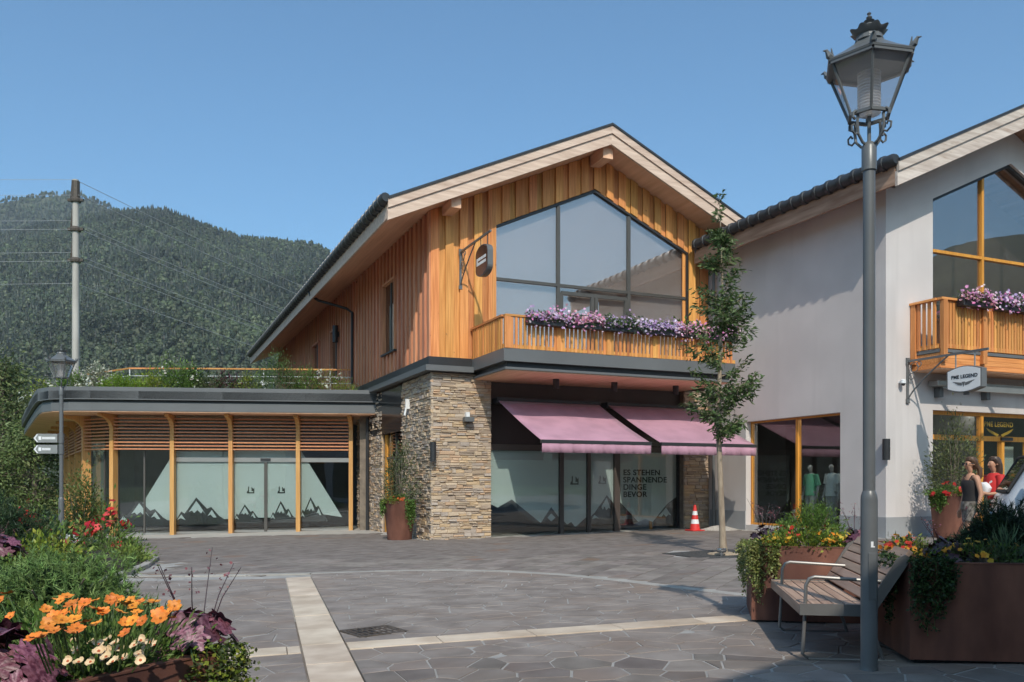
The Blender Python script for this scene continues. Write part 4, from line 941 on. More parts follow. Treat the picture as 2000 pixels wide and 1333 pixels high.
for i, (a, b) in enumerate(zip(POSTS[:-1], POSTS[1:])):
    a = Vector(a); b = Vector(b); d = (b-a); L = d.length; d.normalize(); n = Vector((-d.y, d.x))
    ins = .075; A_ = a+d*ins-n*.06; B_ = b-d*ins-n*.06
    for k in range(10):
        z = 2.56+k*.108; m = MB(); m.beam((A_.x, A_.y, z), (B_.x, B_.y, z), .09, .042); m.build('louvre', MT['louvre'], pvn_, world=True)
    # glazing behind
    G0, G1 = a-n*.30, b-n*.30
    def bx(u0, u1, z0, z1, off, th, nm, mt):
        P = G0+d*u0+n*off; Q = G0+d*u1+n*off
        V = [(P.x, P.y), (Q.x, Q.y), (Q.x-n.x*th, Q.y-n.y*th), (P.x-n.x*th, P.y-n.y*th)]
        return MB().prism(ccw(V), 'z', z0, z1).build(nm, MT[mt], pvn_, world=True)
    zg = gz((a.x+b.x)/2)
    bx(.02, L-.02, zg+.02, 3.6, 0, .012, 'pane', 'glass_shop')
    if i < 4 and i != 3: bx(.02, L-.02, 2.16, 2.30, .03, .06, 'door_track', 'steel_trim')
    bx(.0, L, zg-.02, zg+.05, .02, .1, 'threshold', 'steel_trim')
    if i == 1:
        bx(L/2-.05, L/2+.05, zg, 2.16, .03, .06, 'door_stile', 'bronze'); bx(L/2-.16, L/2+.16, 2.19, 2.28, .06, .03, 'door_sensor', 'metal_dark')
    if i >= 3: bx(L*.5-.03, L*.5+.03, zg, 2.5, .02, .06, 'mullion', 'bronze'); bx(.04, .10, zg, 2.5, .02, .05, 'mullion', 'bronze')
    # films
    def fl(poly, m_, off, nm):
        vs = [(G0.x+d.x*u-n.x*off, G0.y+d.y*u-n.y*off, z+zg) for u, z in poly]; vs2 = [(x-n.x*.002, y-n.y*.002, z) for x, y, z in vs]; k = len(vs)
        MB().add(vs+vs2, [tuple(range(k)), tuple(range(2*k-1, k-1, -1))]+[(j, (j+1) % k, k+(j+1) % k, k+j) for j in range(k)]).build(nm, MT[m_], pvn_, world=True)
    # u runs from the house towards the left
    def mountain(u0, w_, h, s=1):
        base = .34
        fl([(u0, base), (u0+w_*.2, base+h*.28), (u0+w_*.34, base+h*.62), (u0+w_*.42, base+h*.55), (u0+w_*.62, base+h), (u0+w_*.84, base+h*.36), (u0+w_*.9, base+h*.45), (u0+w_, base+h*.1), (u0+w_, base-.06), (u0, base-.06)], 'film_dark', .03, 'mountain_print')
        fl([(u0+w_*.44, base+h*.3), (u0+w_*.55, base+h*.66), (u0+w_*.62, base+h*.86), (u0+w_*.76, base+h*.42), (u0+w_*.7, base+h*.48), (u0+w_*.66, base+h*.38), (u0+w_*.6, base+h*.5), (u0+w_*.53, base+h*.36), (u0+w_*.5, base+h*.46)], 'film_snow', .026, 'snow_print')
        fl([(u0+w_*.24, base+h*.2), (u0+w_*.33, base+h*.5), (u0+w_*.41, base+h*.26), (u0+w_*.35, base+h*.32), (u0+w_*.3, base+h*.2)], 'film_snow', .026, 'snow_print')
        fl([(u0+w_*.82, base+h*.1), (u0+w_*.9, base+h*.33), (u0+w_*.98, base+h*.1), (u0+w_*.91, base+h*.18)], 'film_snow', .026, 'snow_print')
    if i == 0: fl([(L-.02, .46), (L*.55, .52), (L*.18, .42), (L-.06, 2.62), (L-.02, 2.62)], 'film', .033, 'frosted_film'); mountain(L*.45, L*.54, .75)
    if i == 1: fl([(.03, .45), (L-.03, .45), (L-.03, 2.66), (.03, 2.66)], 'film', .033, 'frosted_film'); mountain(.04, L*.42, .66); mountain(L*.55, L*.43, .55)
    if i == 2: fl([(.03, .45), (L-.03, .45), (L-.03, 2.66), (.03, 2.66)], 'film', .033, 'frosted_film'); mountain(.1, L-.14, .82)
    if i == 3: fl([(.02, .45), (L*.70, .5), (.02, 2.66)], 'film', .033, 'frosted_film'); mountain(.03, L*.93, .78)
    if i == 1:
        for u in (L*.27, L*.73):
            s = .24; P = [(0, 0), (1, 0), (1, .78), (.88, .62), (.62, .9), (.62, .3), (.85, .3), (.85, .16), (.3, .16), (.3, 1), (.16, .86), (.16, .42), (0, .2)]
            fl([(u-(x-.5)*s, 1.25+z*s) for x, z in P], 'letter_black', .026, 'logo')
# roof slab with two-step fascia
def off(path, k):
    out = []
    for i, p in enumerate(path):
        a = Vector(path[max(i-1, 0)]); b = Vector(path[min(i+1, len(path)-1)]); d = (b-a).normalized(); n = Vector((-d.y, d.x)); out.append((p[0]+n.x*k, p[1]+n.y*k))
    return out
EDGE = [(-4.30, 27.0), (-6.5, 26.73), (-9, 26.43), (-11.5, 26.13), (-12.9, 25.96), (-13.6, 25.92), (-14.25, 26.1), (-14.85, 26.6), (-15.3, 27.25), (-16.4, 29.0), (-18, 31.6), (-20, 34.85), (-22.4, 38.8)]
INN = [(-24.5, 44), (-10, 50), (2, 44), (-3.9, 27.3)]
def ring(name, e, z0, z1, m, kind=None, pieces=None):
    P = ccw(e+INN); return MB().prism(P, 'z', z0, z1).build(name, MT[m], pvn_, world=True)
ring('roof_deck', EDGE, 4.06, 4.30, 'metal_dark'); 
def fascia(e, z0, z1, th, m, nm, per=2):
    inn = off(e, -th); i = 0
    while i < len(e)-1:
        j = min(i+per, len(e)-1); P = e[i:j+1]+inn[i:j+1][::-1]; MB().prism(ccw(P), 'z', z0, z1).build(nm, MT[m], pvn_, world=True, bevel=.004); i = j
fascia(EDGE, 4.03, 4.42, .12, 'metal_grey', 'fascia_panel'); fascia(off(EDGE, -.10), 3.69, 3.955, .05, 'metal_grey', 'fascia_panel'); fascia(off(EDGE, -.14), 3.94, 4.05, .03, 'metal_dark', 'shadow_gap', 12)
ring('soffit', off(EDGE, -.12), 3.665, 3.688, 'soffit')
mb = MB(); mb.prism(ccw([(-5.0, 34.5), (-21, 44), (-17.5, 36.5), (-14, 31.5), (-6, 31.5)]), 'z', -.6, 3.66); mb.build('interior_wall', MT['interior'], pvn_, world=True)
sheet_ = MB().prism(ccw([(-4.3, 28.3), (-4.3, 32), (-14, 32), (-18, 37), (-20.4, 39.2), (-14.2, 28.6), (-12.7, 27.4)]), 'z', -.4, -.12); sheet_.build('interior_floor', MT['interior_floor'], pvn_, world=True)
MB().tube([(-4.72, 27.72, 3.6), (-4.72, 27.72, gz(-4.7)-.02)], .055, 8).build('downpipe', MT['metal_dark'], pvn_, smooth=True, world=True)
MB().box(-5.0, -4.3, 27.9, 28.0, -.2, 3.66).build('end_wall', MT['stone_joint'], pvn_, world=True)
# roof substrate
GRZ = 4.31
P = ccw(off(EDGE, -.13)+INN); MB().prism(P, 'z', 4.301, 4.36).build('soil_bed', MT['soil'], pvn_, world=True)
# roof railing
rr = empty('roof_railing', (-9, 29.6, 4.36), 0, 'thin wire railing with timber handrail around the roof terrace', 'railing')
RP = [(-15.6, 31.2), (-13.3, 29.55), (-11.0, 29.6), (-8.7, 29.75), (-6.4, 29.9), (-4.3, 30.0), (-3.2, 30.1)]
for a, b in zip(RP[:-1], RP[1:]):
    MB().beam((*a, 5.46), (*b, 5.46), .07, .05).build('handrail', MT['larch_x'], rr, world=True)
    for z in (5.20, 4.98): MB().tube([(*a, z), (*b, z)], .012, 5).build('rail_wire', MT['white_paint'], rr, world=True)
for a in RP: MB().tube([(*a, 4.36), (*a, 5.44)], .018, 6).build('post', MT['white_paint'], rr, world=True)
for x, y in ((-11.1, 29.4), (-8.6, 29.55)): 
    e = empty('roof_lamp', (x, y, 4.36), 0, ('small white box light on the roof terrace left of the dense green bush' if x < -10 else 'small white box light on the roof terrace right of the dense green bush'), 'lamp', 'white lights on the roof terrace'); MB().tube([(0, 0, 0), (0, 0, .5)], .02, 6).build('stem', MT['white_paint'], e); MB().box(-.12, .12, -.08, .08, .5, .66).build('lamp_box', MT['white_paint'], e, bevel=.01)
# ================================================================== STREET LAMPS
def street_lamp(loc, lab):
    e = empty('street_lamp', loc, 0, lab, 'street lamp', 'historic style street lamps'); m = MT['lamp_paint']
    MB().lathe([(.075, -.02), (.062, .02), (.059, .04), (.059, 1.24), (.056, 1.27), (.048, 1.295), (.043, 1.305)], 24).build('pole_base', m, e, smooth=True)
    MB().lathe([(.043, 1.30), (.042, 3.62), (.052, 3.625), (.052, 3.80), (.046, 3.81), (.03, 3.83)], 24).build('pole', m, e, smooth=True)
    MB().box(-.03, .03, -.0605, -.055, .52, .86).build('access_door', m, e, bevel=.004)
    n = 6; ph = rad(12)
    def hx(r, z, k): t = ph+k*math.pi/3; return Vector((r*math.cos(t), r*math.sin(t), z))
    zb, zt, rb_, rt_ = 4.02, 4.38, .150, .295
    b = MB()
    for k in range(4):                                     # scrolled arms
        t = k*math.pi/2+.5; c, s = math.cos(t), math.sin(t)
        P = [(.02, 3.80), (.07, 3.82), (.115, 3.87), (.125, 3.94), (.12, 4.0), (.145, 4.03), (.17, 4.01), (.17, 3.98), (.15, 3.97)]
        b.tube([(r*c, r*s, z) for r, z in P], .011, 6)
        P = [(.115, 3.88), (.15, 3.86), (.18, 3.88), (.185, 3.915), (.16, 3.93), (.145, 3.91)]; b.tube([(r*c, r*s, z) for r, z in P], .008, 6)
    b.tube([(0, 0, 3.8), (0, 0, 4.02)], .014, 8); b.build('bracket', m, e)
    f = MB()
    for k in range(6):
        f.tube([hx(rb_, zb, k), hx(rt_, zt, k)], .011, 5); f.beam(hx(rb_, zb, k), hx(rb_, zb, k+1), .022, .022); f.beam(hx(rt_+.006, zt, k), hx(rt_+.006, zt, k+1), .035, .03)
    f.build('lantern_frame', m, e)
    for k in range(6):
        q = MB(); q.poly([hx(rb_*.97, zb, k), hx(rb_*.97, zb, k+1), hx(rt_*.97, zt, k+1), hx(rt_*.97, zt, k)]); q.build('pane', MT['glass_lamp'], e)
    r = MB(); r.lathe([(.325, 4.385), (.33, 4.40), (.20, 4.475), (.12, 4.53), (.10, 4.55), (.10, 4.575), (.085, 4.58)], 6, ph=ph); r.lathe([(.10, 4.56), (.088, 4.60), (.095, 4.615)], 16)
    r.build('lantern_roof', m, e)
    mat('lamp_inner', (.80, .77, .74), .6, var=.03); MB().lathe([(.30, 4.38), (.19, 4.465), (.02, 4.47)], 6, ph=ph, cap=False).build('reflector', MT['lamp_inner'], e)
    cr = MB(); N = 64; vs = []
    for r_, z, a in ((.085, 4.60, 0), (.105, 4.61, .006), (.126, 4.64, .012), (.08, 4.63, 0)):
        for k in range(N): t = 2*math.pi*k/N; q = r_+a*math.cos(t*8); vs.append((q*math.cos(t), q*math.sin(t), z+a*.7*math.cos(t*8)))
    cr.add(vs, [(i*N+k, i*N+(k+1) % N, (i+1)*N+(k+1) % N, (i+1)*N+k) for i in range(3) for k in range(N)]); cr.build('lantern_crown', m, e, smooth=True)
    MB().lathe([(.085, 4.605), (.045, 4.645), (.02, 4.665), (.032, 4.68), (.02, 4.695), (.038, 4.71), (.012, 4.722), (.022, 4.735), (.008, 4.75), (.016, 4.765), (.0, 4.78)], 12).build('finial', m, e, smooth=True)
    for k in range(6):
        p = hx(.325, 4.39, k); d = Vector((p.x, p.y, 0)).normalized(); o = MB()
        o.tube([p-d*.05, p+Vector((0, 0, .035)), p+d*.02+Vector((0, 0, .07)), p+d*.045+Vector((0, 0, .065))], [.02, .024, .012, .004], 6); o.tube([p-d*.03+Vector((0, 0, .02)), p-d*.02+Vector((0, 0, .09))], [.014, .004], 5); o.build('ornament', m, e)
    prof = []
    for k in range(14): z = 4.03+k*.022; prof += [(.068, z), (.080, z+.006), (.080, z+.014), (.068, z+.02)]
    MB().lathe(prof, 20).build('ribbed_glass', MT['glass_ribbed'], e, smooth=True); MB().lathe([(.02, 4.02), (.022, 4.3), (.0, 4.32)], 10).build('bulb', MT['lamp_inner'], e, smooth=True)
    return e
glass('glass_ribbed', (.72, .72, .72), 1.6, .12, .05, milky=.5)
lm = street_lamp((2.59, 6.16, gz(2.59)), 'tall grey street lamp with hexagonal lantern beside the slatted bench')
MB().box(-.012, .006, -.0605, -.0585, .905, .94).build('number_mark', MT['letter_white'], lm); MB().box(-.012, .016, -.0606, -.0586, .898, .907).build('number_mark', MT['letter_white'], lm)
l2 = street_lamp((-10.24, 19.3, gz(-10.24)), 'grey street lamp carrying two arrow signs beside the pavilion')
for k, z in enumerate((2.64, 2.39)):
    e = empty('direction_sign', (-10.24, 19.3, gz(-10.24)+z), rad(4), ('upper grey arrow sign on the lamp by the pavilion, with long white lettering', 'lower grey arrow sign on the lamp by the pavilion, with short white lettering')[k], 'sign', 'arrow signs on the lamp')
    MB().prism([(-.05, -.1), (-.50, -.1), (-.58, 0), (-.50, .1), (-.05, .1)], 'y', -.085, -.055).build('panel', MT['steel_trim'], e, bevel=.004); MB().lathe([(.06, -.11), (.06, .11)], 12).build('clamp', MT['lamp_paint'], e)
    t = MB(); t.prism([(-.56, 0), (-.495, .085), (-.47, .085), (-.53, 0), (-.47, -.085), (-.495, -.085)], 'y', -.09, -.0855); t.box(-.46, -.40, -.09, -.0855, -.04, .04)
    x = -.38
    for j in range((11, 7)[k]): t.box(x, x+.02, -.09, -.0855, -.025, .03); x += .0265
    t.build('lettering', MT['letter_white'], e)
# ================================================================== UTILITY POLE AND LINES
up = empty('utility_pole', (-28.25, 55, -.58), 0, 'tall pale concrete utility pole behind the pavilion roof', 'utility pole')
MB().lathe([(.26, 0), (.24, 6), (.19, 21.7)], 14).build('mast', MT['concrete_pole'], up, smooth=True)
HW = [(21.6, .0), (20.6, .35), (18.95, -.3), (18.4, .3), (16.9, -.3), (16.35, .3), (14.9, 0)]
for z in (20.4, 18.5, 16.5): MB().box(-.5, .5, -.08, .08, z-.08, z+.08).build('crossarm', MT['iron'], up); MB().tube([(-.3, 0, z), (-.18, 0, z+1.3)], .07, 6).build('insulator', MT['iron'], up); MB().lathe([(.32, -.14), (.34, 0), (.24, .16)], 10, (0, 0, z)).build('clamp', MT['iron'], up)
for z in (21.0,): MB().lathe([(.26, -.6), (.26, .6)], 8, (0, 0, z)).build('head_cap', MT['iron'], up)
for i, (z, dx) in enumerate(HW):
    a = Vector((-28.25+dx, 54.9, z-.5)); 
    for b, sg, nm in ((Vector((-98, 47, z+.8)), 1.1, 'left'), (Vector((22, 160, z-3.5)), 2.6, 'right')):
        c = MB(); c.tube([a.lerp(b, t)-Vector((0, 0, 4*sg*t*(1-t))) for t in [k/24 for k in range(25)]], .013 if nm == 'left' else .02, 4)
        o = c.build('power_cable', MT['cable']); tag(o, ('topmost', 'second highest', 'third highest', 'fourth highest', 'fifth highest', 'sixth highest', 'lowest')[i]+(' thin cable from the utility pole over the trees' if nm == 'left' else ' thin cable from the utility pole past the forested hill'), 'cable', 'cables over the trees' if nm == 'left' else 'cables past the hill')
# ================================================================== BENCH
BA = rad(-9.8); bn = empty('slatted_bench', (2.20, 6.50, gz(2.3)), BA, 'slatted brown bench with metal armrests between the two rust red planters', 'bench')
LB = 1.66
for k in range(6):
    x = .02+k*.083
    MB().box(x, x+.074, 0, LB, .395, .44).build('seat_slat', MT['bench_wood'], bn, bevel=.004)
MB().box(.0, .018, 0, LB, .36, .438).build('seat_edge', MT['bench_wood'], bn, bevel=.003)
bd = Vector((.30, 0, .40)).normalized(); bnrm = Vector((bd.z, 0, -bd.x))
for k in range(6):
    c = Vector((.50, LB/2, .45)) + bd*(.05+k*.084); MB().beam(c-Vector((0, LB/2, 0)), c+Vector((0, LB/2, 0)), .074, .04, up=(-bnrm.x, 0, -bnrm.z)).build('back_slat', MT['bench_wood'], bn, bevel=.004)
for y in (.0, LB):
    yy = y-.012 if y == 0 else y+.012
    MB().prism([(.0, .36), (.5, .36), (.56, .42), (.80, .80), (.76, .83), (.70, .80), (.49, .45), (.0, .445)], 'y', yy-.01, yy+.01).build('end_plate', MT['bench_metal'], bn)
for y in (.05, LB-.35):
    P = [(.70, y, .02), (.08, y, .015), (.03, y, .05), (.05, y, .40), (.055, y, .58), (.08, y, .63), (.12, y, .645), (.60, y, .62)]
    MB().tube(P, .014, 8).build('leg_frame', MT['bench_metal'], bn, smooth=True); MB().tube([(.62, y, .02), (.50, y, .37)], .014, 8).build('rear_leg', MT['bench_metal'], bn, smooth=True)
    MB().box(.02, .5, y-.02, y+.02, .37, .394).build('seat_support', MT['bench_metal'], bn)
# ================================================================== PLANTERS
def planter(loc, rz, lx, ly, h, lab, th=.012):
    e = empty('planter', loc, rz, lab, 'planter')
    s = MB(); s.box(0, lx, 0, th, .02, h); s.box(0, lx, ly-th, ly, .02, h); s.box(0, th, th, ly-th, .02, h); s.box(lx-th, lx, th, ly-th, .02, h)
    s.build('box', MT['corten'], e)
    r = MB(); t = .05
    for x0, x1, y0, y1 in ((-.004, lx+.004, -.004, t), (-.004, lx+.004, ly-t, ly+.004), (-.004, t, t, ly-t), (lx-t, lx+.004, t, ly-t)): r.box(x0, x1, y0, y1, h, h+.008)
    r.build('rim', MT['corten'], e); MB().box(th, lx-th, th, ly-th, .03, h-.05).build('soil', MT['soil'], e); MB().box(.05, lx-.05, .05, ly-.05, -.03, .02).build('base', MT['metal_dark'], e)
    return e
def prm(e, x, y, z):
    v = rootmat(e) @ Vector((x, y, z)); return (v.x, v.y, v.z)
pA = planter((2.34, 8.30, gz(2.9)), rad(-13), 1.75, 1.1, .735, 'rust red steel planter full of flowers behind the far end of the bench')
pB = planter((2.96, 6.32, gz(4)), rad(-7), 3.2, 1.25, .735, 'long shaded steel planter backing the bench, with a dark dwarf pine')
pC = planter((-1.21, 3.58, gz(-2)), math.atan2(-.87, -.49), 2.6, 1.5, .74, 'rust red steel planter holding orange gazanias and purple coral bells'); 
# orientation of C: x runs towards the viewer, y must run to the left: mirror by rotating a quarter turn
pC.rotation_euler.z = math.atan2(.49, -.87); pC.location = (-1.21, 3.58, gz(-2))
def tub(loc, r0, r1, h, lab):
    e = empty('tall_pot', loc, 0, lab, 'plant pot', 'tall tapered pots'); MB().lathe([(r0, 0), (r0+.01, .02), (r1-.01, h-.02), (r1, h), (r1-.03, h), (r1-.04, h-.08), (.0, h-.08)], 28).build('pot', MT['corten'], e, smooth=True); MB().lathe([(r1-.045, h-.09), (r1-.05, h-.05), (0, h-.04)], 20, cap=False).build('soil', MT['soil'], e); return e
XP, YP = -2.95, 22.3; tub((XP, YP, gz(XP)), .31, .43, 1.02, 'tall rust red tapered pot standing beside the stone pillar')
XQ, YQ = h2w(9.75, -7.35); tub((XQ, YQ, gz(XQ)), .28, .38, 1.0, 'tall rust red tapered pot in front of the plastered shop window')
# ================================================================== PLANT KINDS
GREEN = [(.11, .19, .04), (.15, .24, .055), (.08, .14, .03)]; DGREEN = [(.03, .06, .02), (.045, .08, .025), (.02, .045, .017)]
LIME = [(.22, .28, .04), (.30, .33, .05), (.15, .22, .03)]; OLIVE = [(.10, .12, .05), (.15, .17, .08), (.06, .08, .03)]
PURP = [(.10, .025, .045), (.16, .05, .08), (.06, .015, .03)]
def pine(loc, r, n, lab, pal, nl=.06, per=16, k=60, group='dwarf pines'):
    e = empty('dwarf_pine', loc, 0, lab, 'shrub', group)
    d = nrm(NR.normal(size=(n, 3))); d[:, 2] = np.abs(d[:, 2])*.95-.03; q = NR.uniform(.62, 1.0, (n, 1))
    lump = 1+.16*np.sin(d[:, :1]*7+loc[0]*3)*np.cos(d[:, 1:2]*6+1)+.08*np.sin(d[:, 2:]*9)
    C = np.array(loc)+d*q*lump*np.array(r); ax = nrm(d+np.array([0, 0, .8])+NR.normal(size=(n, 3))*.25)
    base = np.repeat(C, per, 0)+np.repeat(ax, per, 0)*NR.uniform(-.5, .6, (n*per, 1))*nl; D = nrm(np.repeat(ax, per, 0)*.55+NR.normal(size=(n*per, 3))*.55)
    cols = np.repeat(tints(n, None, .35, pal), per, 0)*NR.uniform(.8, 1.25, (n*per, 1))
    leaves('needles', base, D, NR.uniform(.7, 1.2, n*per)*nl, cols, MT['needle'], e, aspect=.13, tri=True)
    b = MB()
    for i in range(9):
        t = i*.7; p = Vector(loc)+Vector((math.cos(t)*r[0]*.6, math.sin(t)*r[1]*.6, r[2]*R.uniform(.4, .8))); b.tube([Vector(loc), (Vector(loc)+p)/2+Vector((0, 0, .05)), p], [.03, .02, .006], 5)
    # inner twigs keep the middle dense
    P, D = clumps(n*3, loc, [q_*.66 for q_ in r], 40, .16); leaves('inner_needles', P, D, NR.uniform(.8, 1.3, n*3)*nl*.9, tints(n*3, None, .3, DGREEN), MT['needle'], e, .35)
    b.build('branches', MT['bark'], e, world=True); return e
def heuchera_leaf(lob=7, n=42):
    mb = MB(); vs = [(0, 0, 0)]
    for ring_ in (.5, 1.0):
        for k in range(n):
            t = 2*math.pi*k/n-math.pi/2; a = abs(((t+math.pi/2) % (2*math.pi))-math.pi)/math.pi
            rr_ = (.80+.14*math.cos(lob*t)+.05*math.cos(lob*3*t))*(1-.55*max(0, a-.82)/.18); q = rr_*ring_
            vs.append((q*math.cos(t), q*math.sin(t)+.25, .055*ring_**2*math.cos(lob*t)-.16*ring_**2*q*q+.08*ring_))
    fs = [(0, 1+k, 1+(k+1) % n) for k in range(n)]+[(1+k, 1+n+k, 1+n+(k+1) % n, 1+(k+1) % n) for k in range(n)]
    return mb.add(vs, fs)
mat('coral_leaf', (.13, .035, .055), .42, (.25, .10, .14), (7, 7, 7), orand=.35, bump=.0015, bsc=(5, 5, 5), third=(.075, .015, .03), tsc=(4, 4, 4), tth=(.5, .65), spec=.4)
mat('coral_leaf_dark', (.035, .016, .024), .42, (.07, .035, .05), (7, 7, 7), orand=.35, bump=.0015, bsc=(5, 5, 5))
HL = heuchera_leaf().mesh('leaf', MT['coral_leaf'], smooth=True, recalc=False); HLD = heuchera_leaf().mesh('leaf', MT['coral_leaf_dark'], smooth=True, recalc=False)
def heuchera(loc, r, n, size, lab, dark=False, stems=0, group='purple coral bells', h=.8):
    e = empty('coral_bells', loc, 0, lab, 'plant', group); st = MB()
    for i in range(n):
        t = i*2.4; q = math.sqrt((i+.5)/n); x, y = math.cos(t)*q*r, math.sin(t)*q*r; z = r*h*(1-.8*q*q)+R.uniform(-.22, .22)*r
        inst('leaf', HLD if dark else HL, e, (x, y, max(z, .02)), (rad(R.uniform(-12, 34)+44*q), rad(R.uniform(-24, 24)), t+rad(90)+R.uniform(-.3, .3)), (size*R.uniform(.75, 1.2),)*3 if False else (size*R.uniform(.75, 1.2), size*R.uniform(.75, 1.15), size))
        st.tube([(x*.1, y*.1, -.02), (x*.6, y*.6, z*.6), (x, y, z)], .004, 4)
    st.build('stalk', MT['coral_leaf_dark'], e)
    if stems:
        b = MB(); P = []
        for i in range(stems):
            t = R.uniform(0, 6.28); L = R.uniform(.2, .36); a = Vector((math.cos(t)*r*.3, math.sin(t)*r*.3, r*.5)); d = Vector((math.cos(t)*.35, math.sin(t)*.3, 1)).normalized(); b.tube([a, a+d*L*.5, a+d*L+Vector((math.cos(t)*.04, 0, 0))], [.003, .0025, .0015], 4)
            for k in range(12): P.append(tuple(rootmat(e) @ (a+d*L*R.uniform(.5, 1)+Vector((R.gauss(0, .018), R.gauss(0, .018), 0)))))
        b.build('flower_stem', MT['coral_leaf_dark'], e); P = np.array(P); blooms('buds', P, NR.normal(size=P.shape), .007, [(.28, .10, .12), (.16, .05, .06), (.4, .2, .22)], e, 4)
    return e
def petal_flower(npet, lp, wp, mats, cup=.25, tip=.0, cr=.18):
    mb = MB()
    for i in range(npet):
        t = 2*math.pi*i/npet; c, s = math.cos(t), math.sin(t)
        def P(u, v, z): return (u*c-v*s, u*s+v*c, z)
        lq = lp*(1+.12*math.sin(i*2.7)); cq = cup*(1+.5*math.sin(i*1.9))
        mb.add([P(.08*lq, -.14*wp, 0), P(.5*lq, -.46*wp, cq*.3*lq), P(.86*lq, -.36*wp, cq*.8*lq), P(lq, 0, cq*lq-tip), P(.86*lq, .36*wp, cq*.8*lq), P(.5*lq, .46*wp, cq*.3*lq), P(.08*lq, .14*wp, 0), P(.6*lq, 0, cq*.2*lq)], [(0, 1, 7), (1, 2, 7), (2, 3, 7), (3, 4, 7), (4, 5, 7), (5, 6, 7), (6, 0, 7)])
    mb.mi = 1; mb.lathe([(cr*lp, .0), (cr*lp*.9, .10*lp), (.0, .14*lp)], 10); return mb.mesh('flower', mats, smooth=False, recalc=False)
mat('orange_petal', (.78, .20, .012), .55, (.86, .30, .03), (30, 30, 30), orand=.22, sheen=.1); mat('orange_eye', (.30, .10, .01), .8, var=.3, sc=(60, 60, 60))
mat('cream_petal', (.78, .56, .30), .6, (.80, .62, .40), (25, 25, 25), orand=.1); mat('cream_eye', (.45, .10, .03), .7, var=.2)
mat('red_petal', (.62, .02, .02), .5, (.72, .05, .05), (25, 25, 25), orand=.2); mat('yellow_eye', (.7, .4, .02), .6, var=.2)
GZ = petal_flower(8, .048, .034, [MT['orange_petal'], MT['orange_eye']], .22); CB = petal_flower(5, .026, .036, [MT['cream_petal'], MT['cream_eye']], .35, 0, .3); RD = petal_flower(5, .03, .03, [MT['red_petal'], MT['yellow_eye']], .5)
mat('flower_stalk', (.07, .12, .03), .6, var=.2)
def flower_plant(name, loc, r, nleaf, ls, pal, fmesh, pts, fsc, lab, group=None, lasp=.3, hz_=.16, stalk=.12, inside=None, tilt=(-15, 40)):
    e = empty(name, loc, 0, lab, 'flowers', group); L = np.array(loc)
    P, D = clumps(nleaf, loc, (r[0], r[1], hz_), 40, .22, True, .2); D[:, 2] += .15
    if inside: k_ = keep_in(inside, P); P = P[k_]; D = D[k_]; nleaf = len(P)
    leaves('foliage', P, D, NR.uniform(.7, 1.3, nleaf)*ls, tints(nleaf, None, .35, pal), MT['leaf'], e, lasp)
    st = MB()
    for x, y, z in pts:
        inst('flower', fmesh, e, (x, y, z), (rad(R.uniform(*tilt)), rad(R.uniform(-25, 25)), R.uniform(-.5, .5)), (fsc*R.uniform(.8, 1.15),)*3); st.tube([(x*.8, y*.8, max(0, z-stalk)), (x, y, z)], .003, 4)
    st.build('stalk', MT['flower_stalk'], e); return e
def trailing(loc0, width, drop, n, ls, pal, lab, dirv, out, group='trailing plants'):
    """strands hanging down a planter face; dirv along the rim, out = outward normal"""
    e = empty('trailing_plant', loc0, 0, lab, 'plant', group); P = []; D = []; st = MB(); l0 = Vector(loc0); dv = Vector(dirv); ov = Vector(out)
    for i in range(n):
        u = R.uniform(-.5, .5)*width; L = drop*R.uniform(.35, 1)*(1-abs(u)/width*.8); a = l0+dv*u-ov*.06; pts = [a, a+ov*.10+Vector((0, 0, .03))]
        for k in range(1, 9): pts.append(l0+dv*(u+R.gauss(0, .02))+ov*(.05+R.uniform(-.02, .035))+Vector((0, 0, -L*k/8)))
        st.tube(pts, .0025, 3)
        for p, q in zip(pts[:-1], pts[1:]):
            for k in range(6): P.append(tuple(p.lerp(q, R.random())+Vector((R.gauss(0, .013), R.gauss(0, .013), R.gauss(0, .01))))); D.append((ov.x*.6+R.gauss(0, .7), ov.y*.6+R.gauss(0, .7), R.gauss(0, .6)))
    st.build('strand', MT['flower_stalk'], e, world=True); P = np.array(P); leaves('foliage', P, np.array(D), NR.uniform(.7, 1.3, len(P))*ls, tints(len(P), None, .35, pal), MT['leaf'], e, .75); return e
# ------------------------------------------------------------------ foreground planter (C)
def cpt(px, py, z):   # a point of the planter bed given by its bearing from the viewer
    Y = (EYE-z)*FP/(py-945); return ((px-1000)/FP*Y, Y, z)
c0 = (-1.62, 3.30, .70); fp = []
for px, py in ((110, 1172), (140, 1180), (165, 1178), (105, 1205), (122, 1200), (80, 1240), (65, 1246), (105, 1232), (120, 1212), (145, 1210), (165, 1216), (215, 1172), (232, 1175), (248, 1180), (255, 1172), (272, 1176), (290, 1178), (300, 1176), (260, 1212), (278, 1213), (245, 1216), (95, 1218), (340, 1184), (20, 1205), (15, 1160), (200, 1198), (185, 1190), (235, 1196), (150, 1228), (90, 1190), (310, 1200), (268, 1196), (225, 1168), (130, 1166)):
    x, y, z = cpt(px, py, R.uniform(.93, .99)); fp.append((x-c0[0], y-c0[1], z-c0[2]))
flower_plant('gazania', c0, (.50, .42), 5200, .042, GREEN+[(.15, .23, .06), (.19, .27, .08)], GZ, fp+[(x+R.gauss(0, .05), y+R.gauss(0, .05), z+R.uniform(-.05, .01)) for x, y, z in fp[::2]], .58, 'mass of bright orange gazania blooms in the front planter', None, .2, .20, .14, pC, (-20, 55))
fp = []; c1 = (-1.50, 3.10, .70)
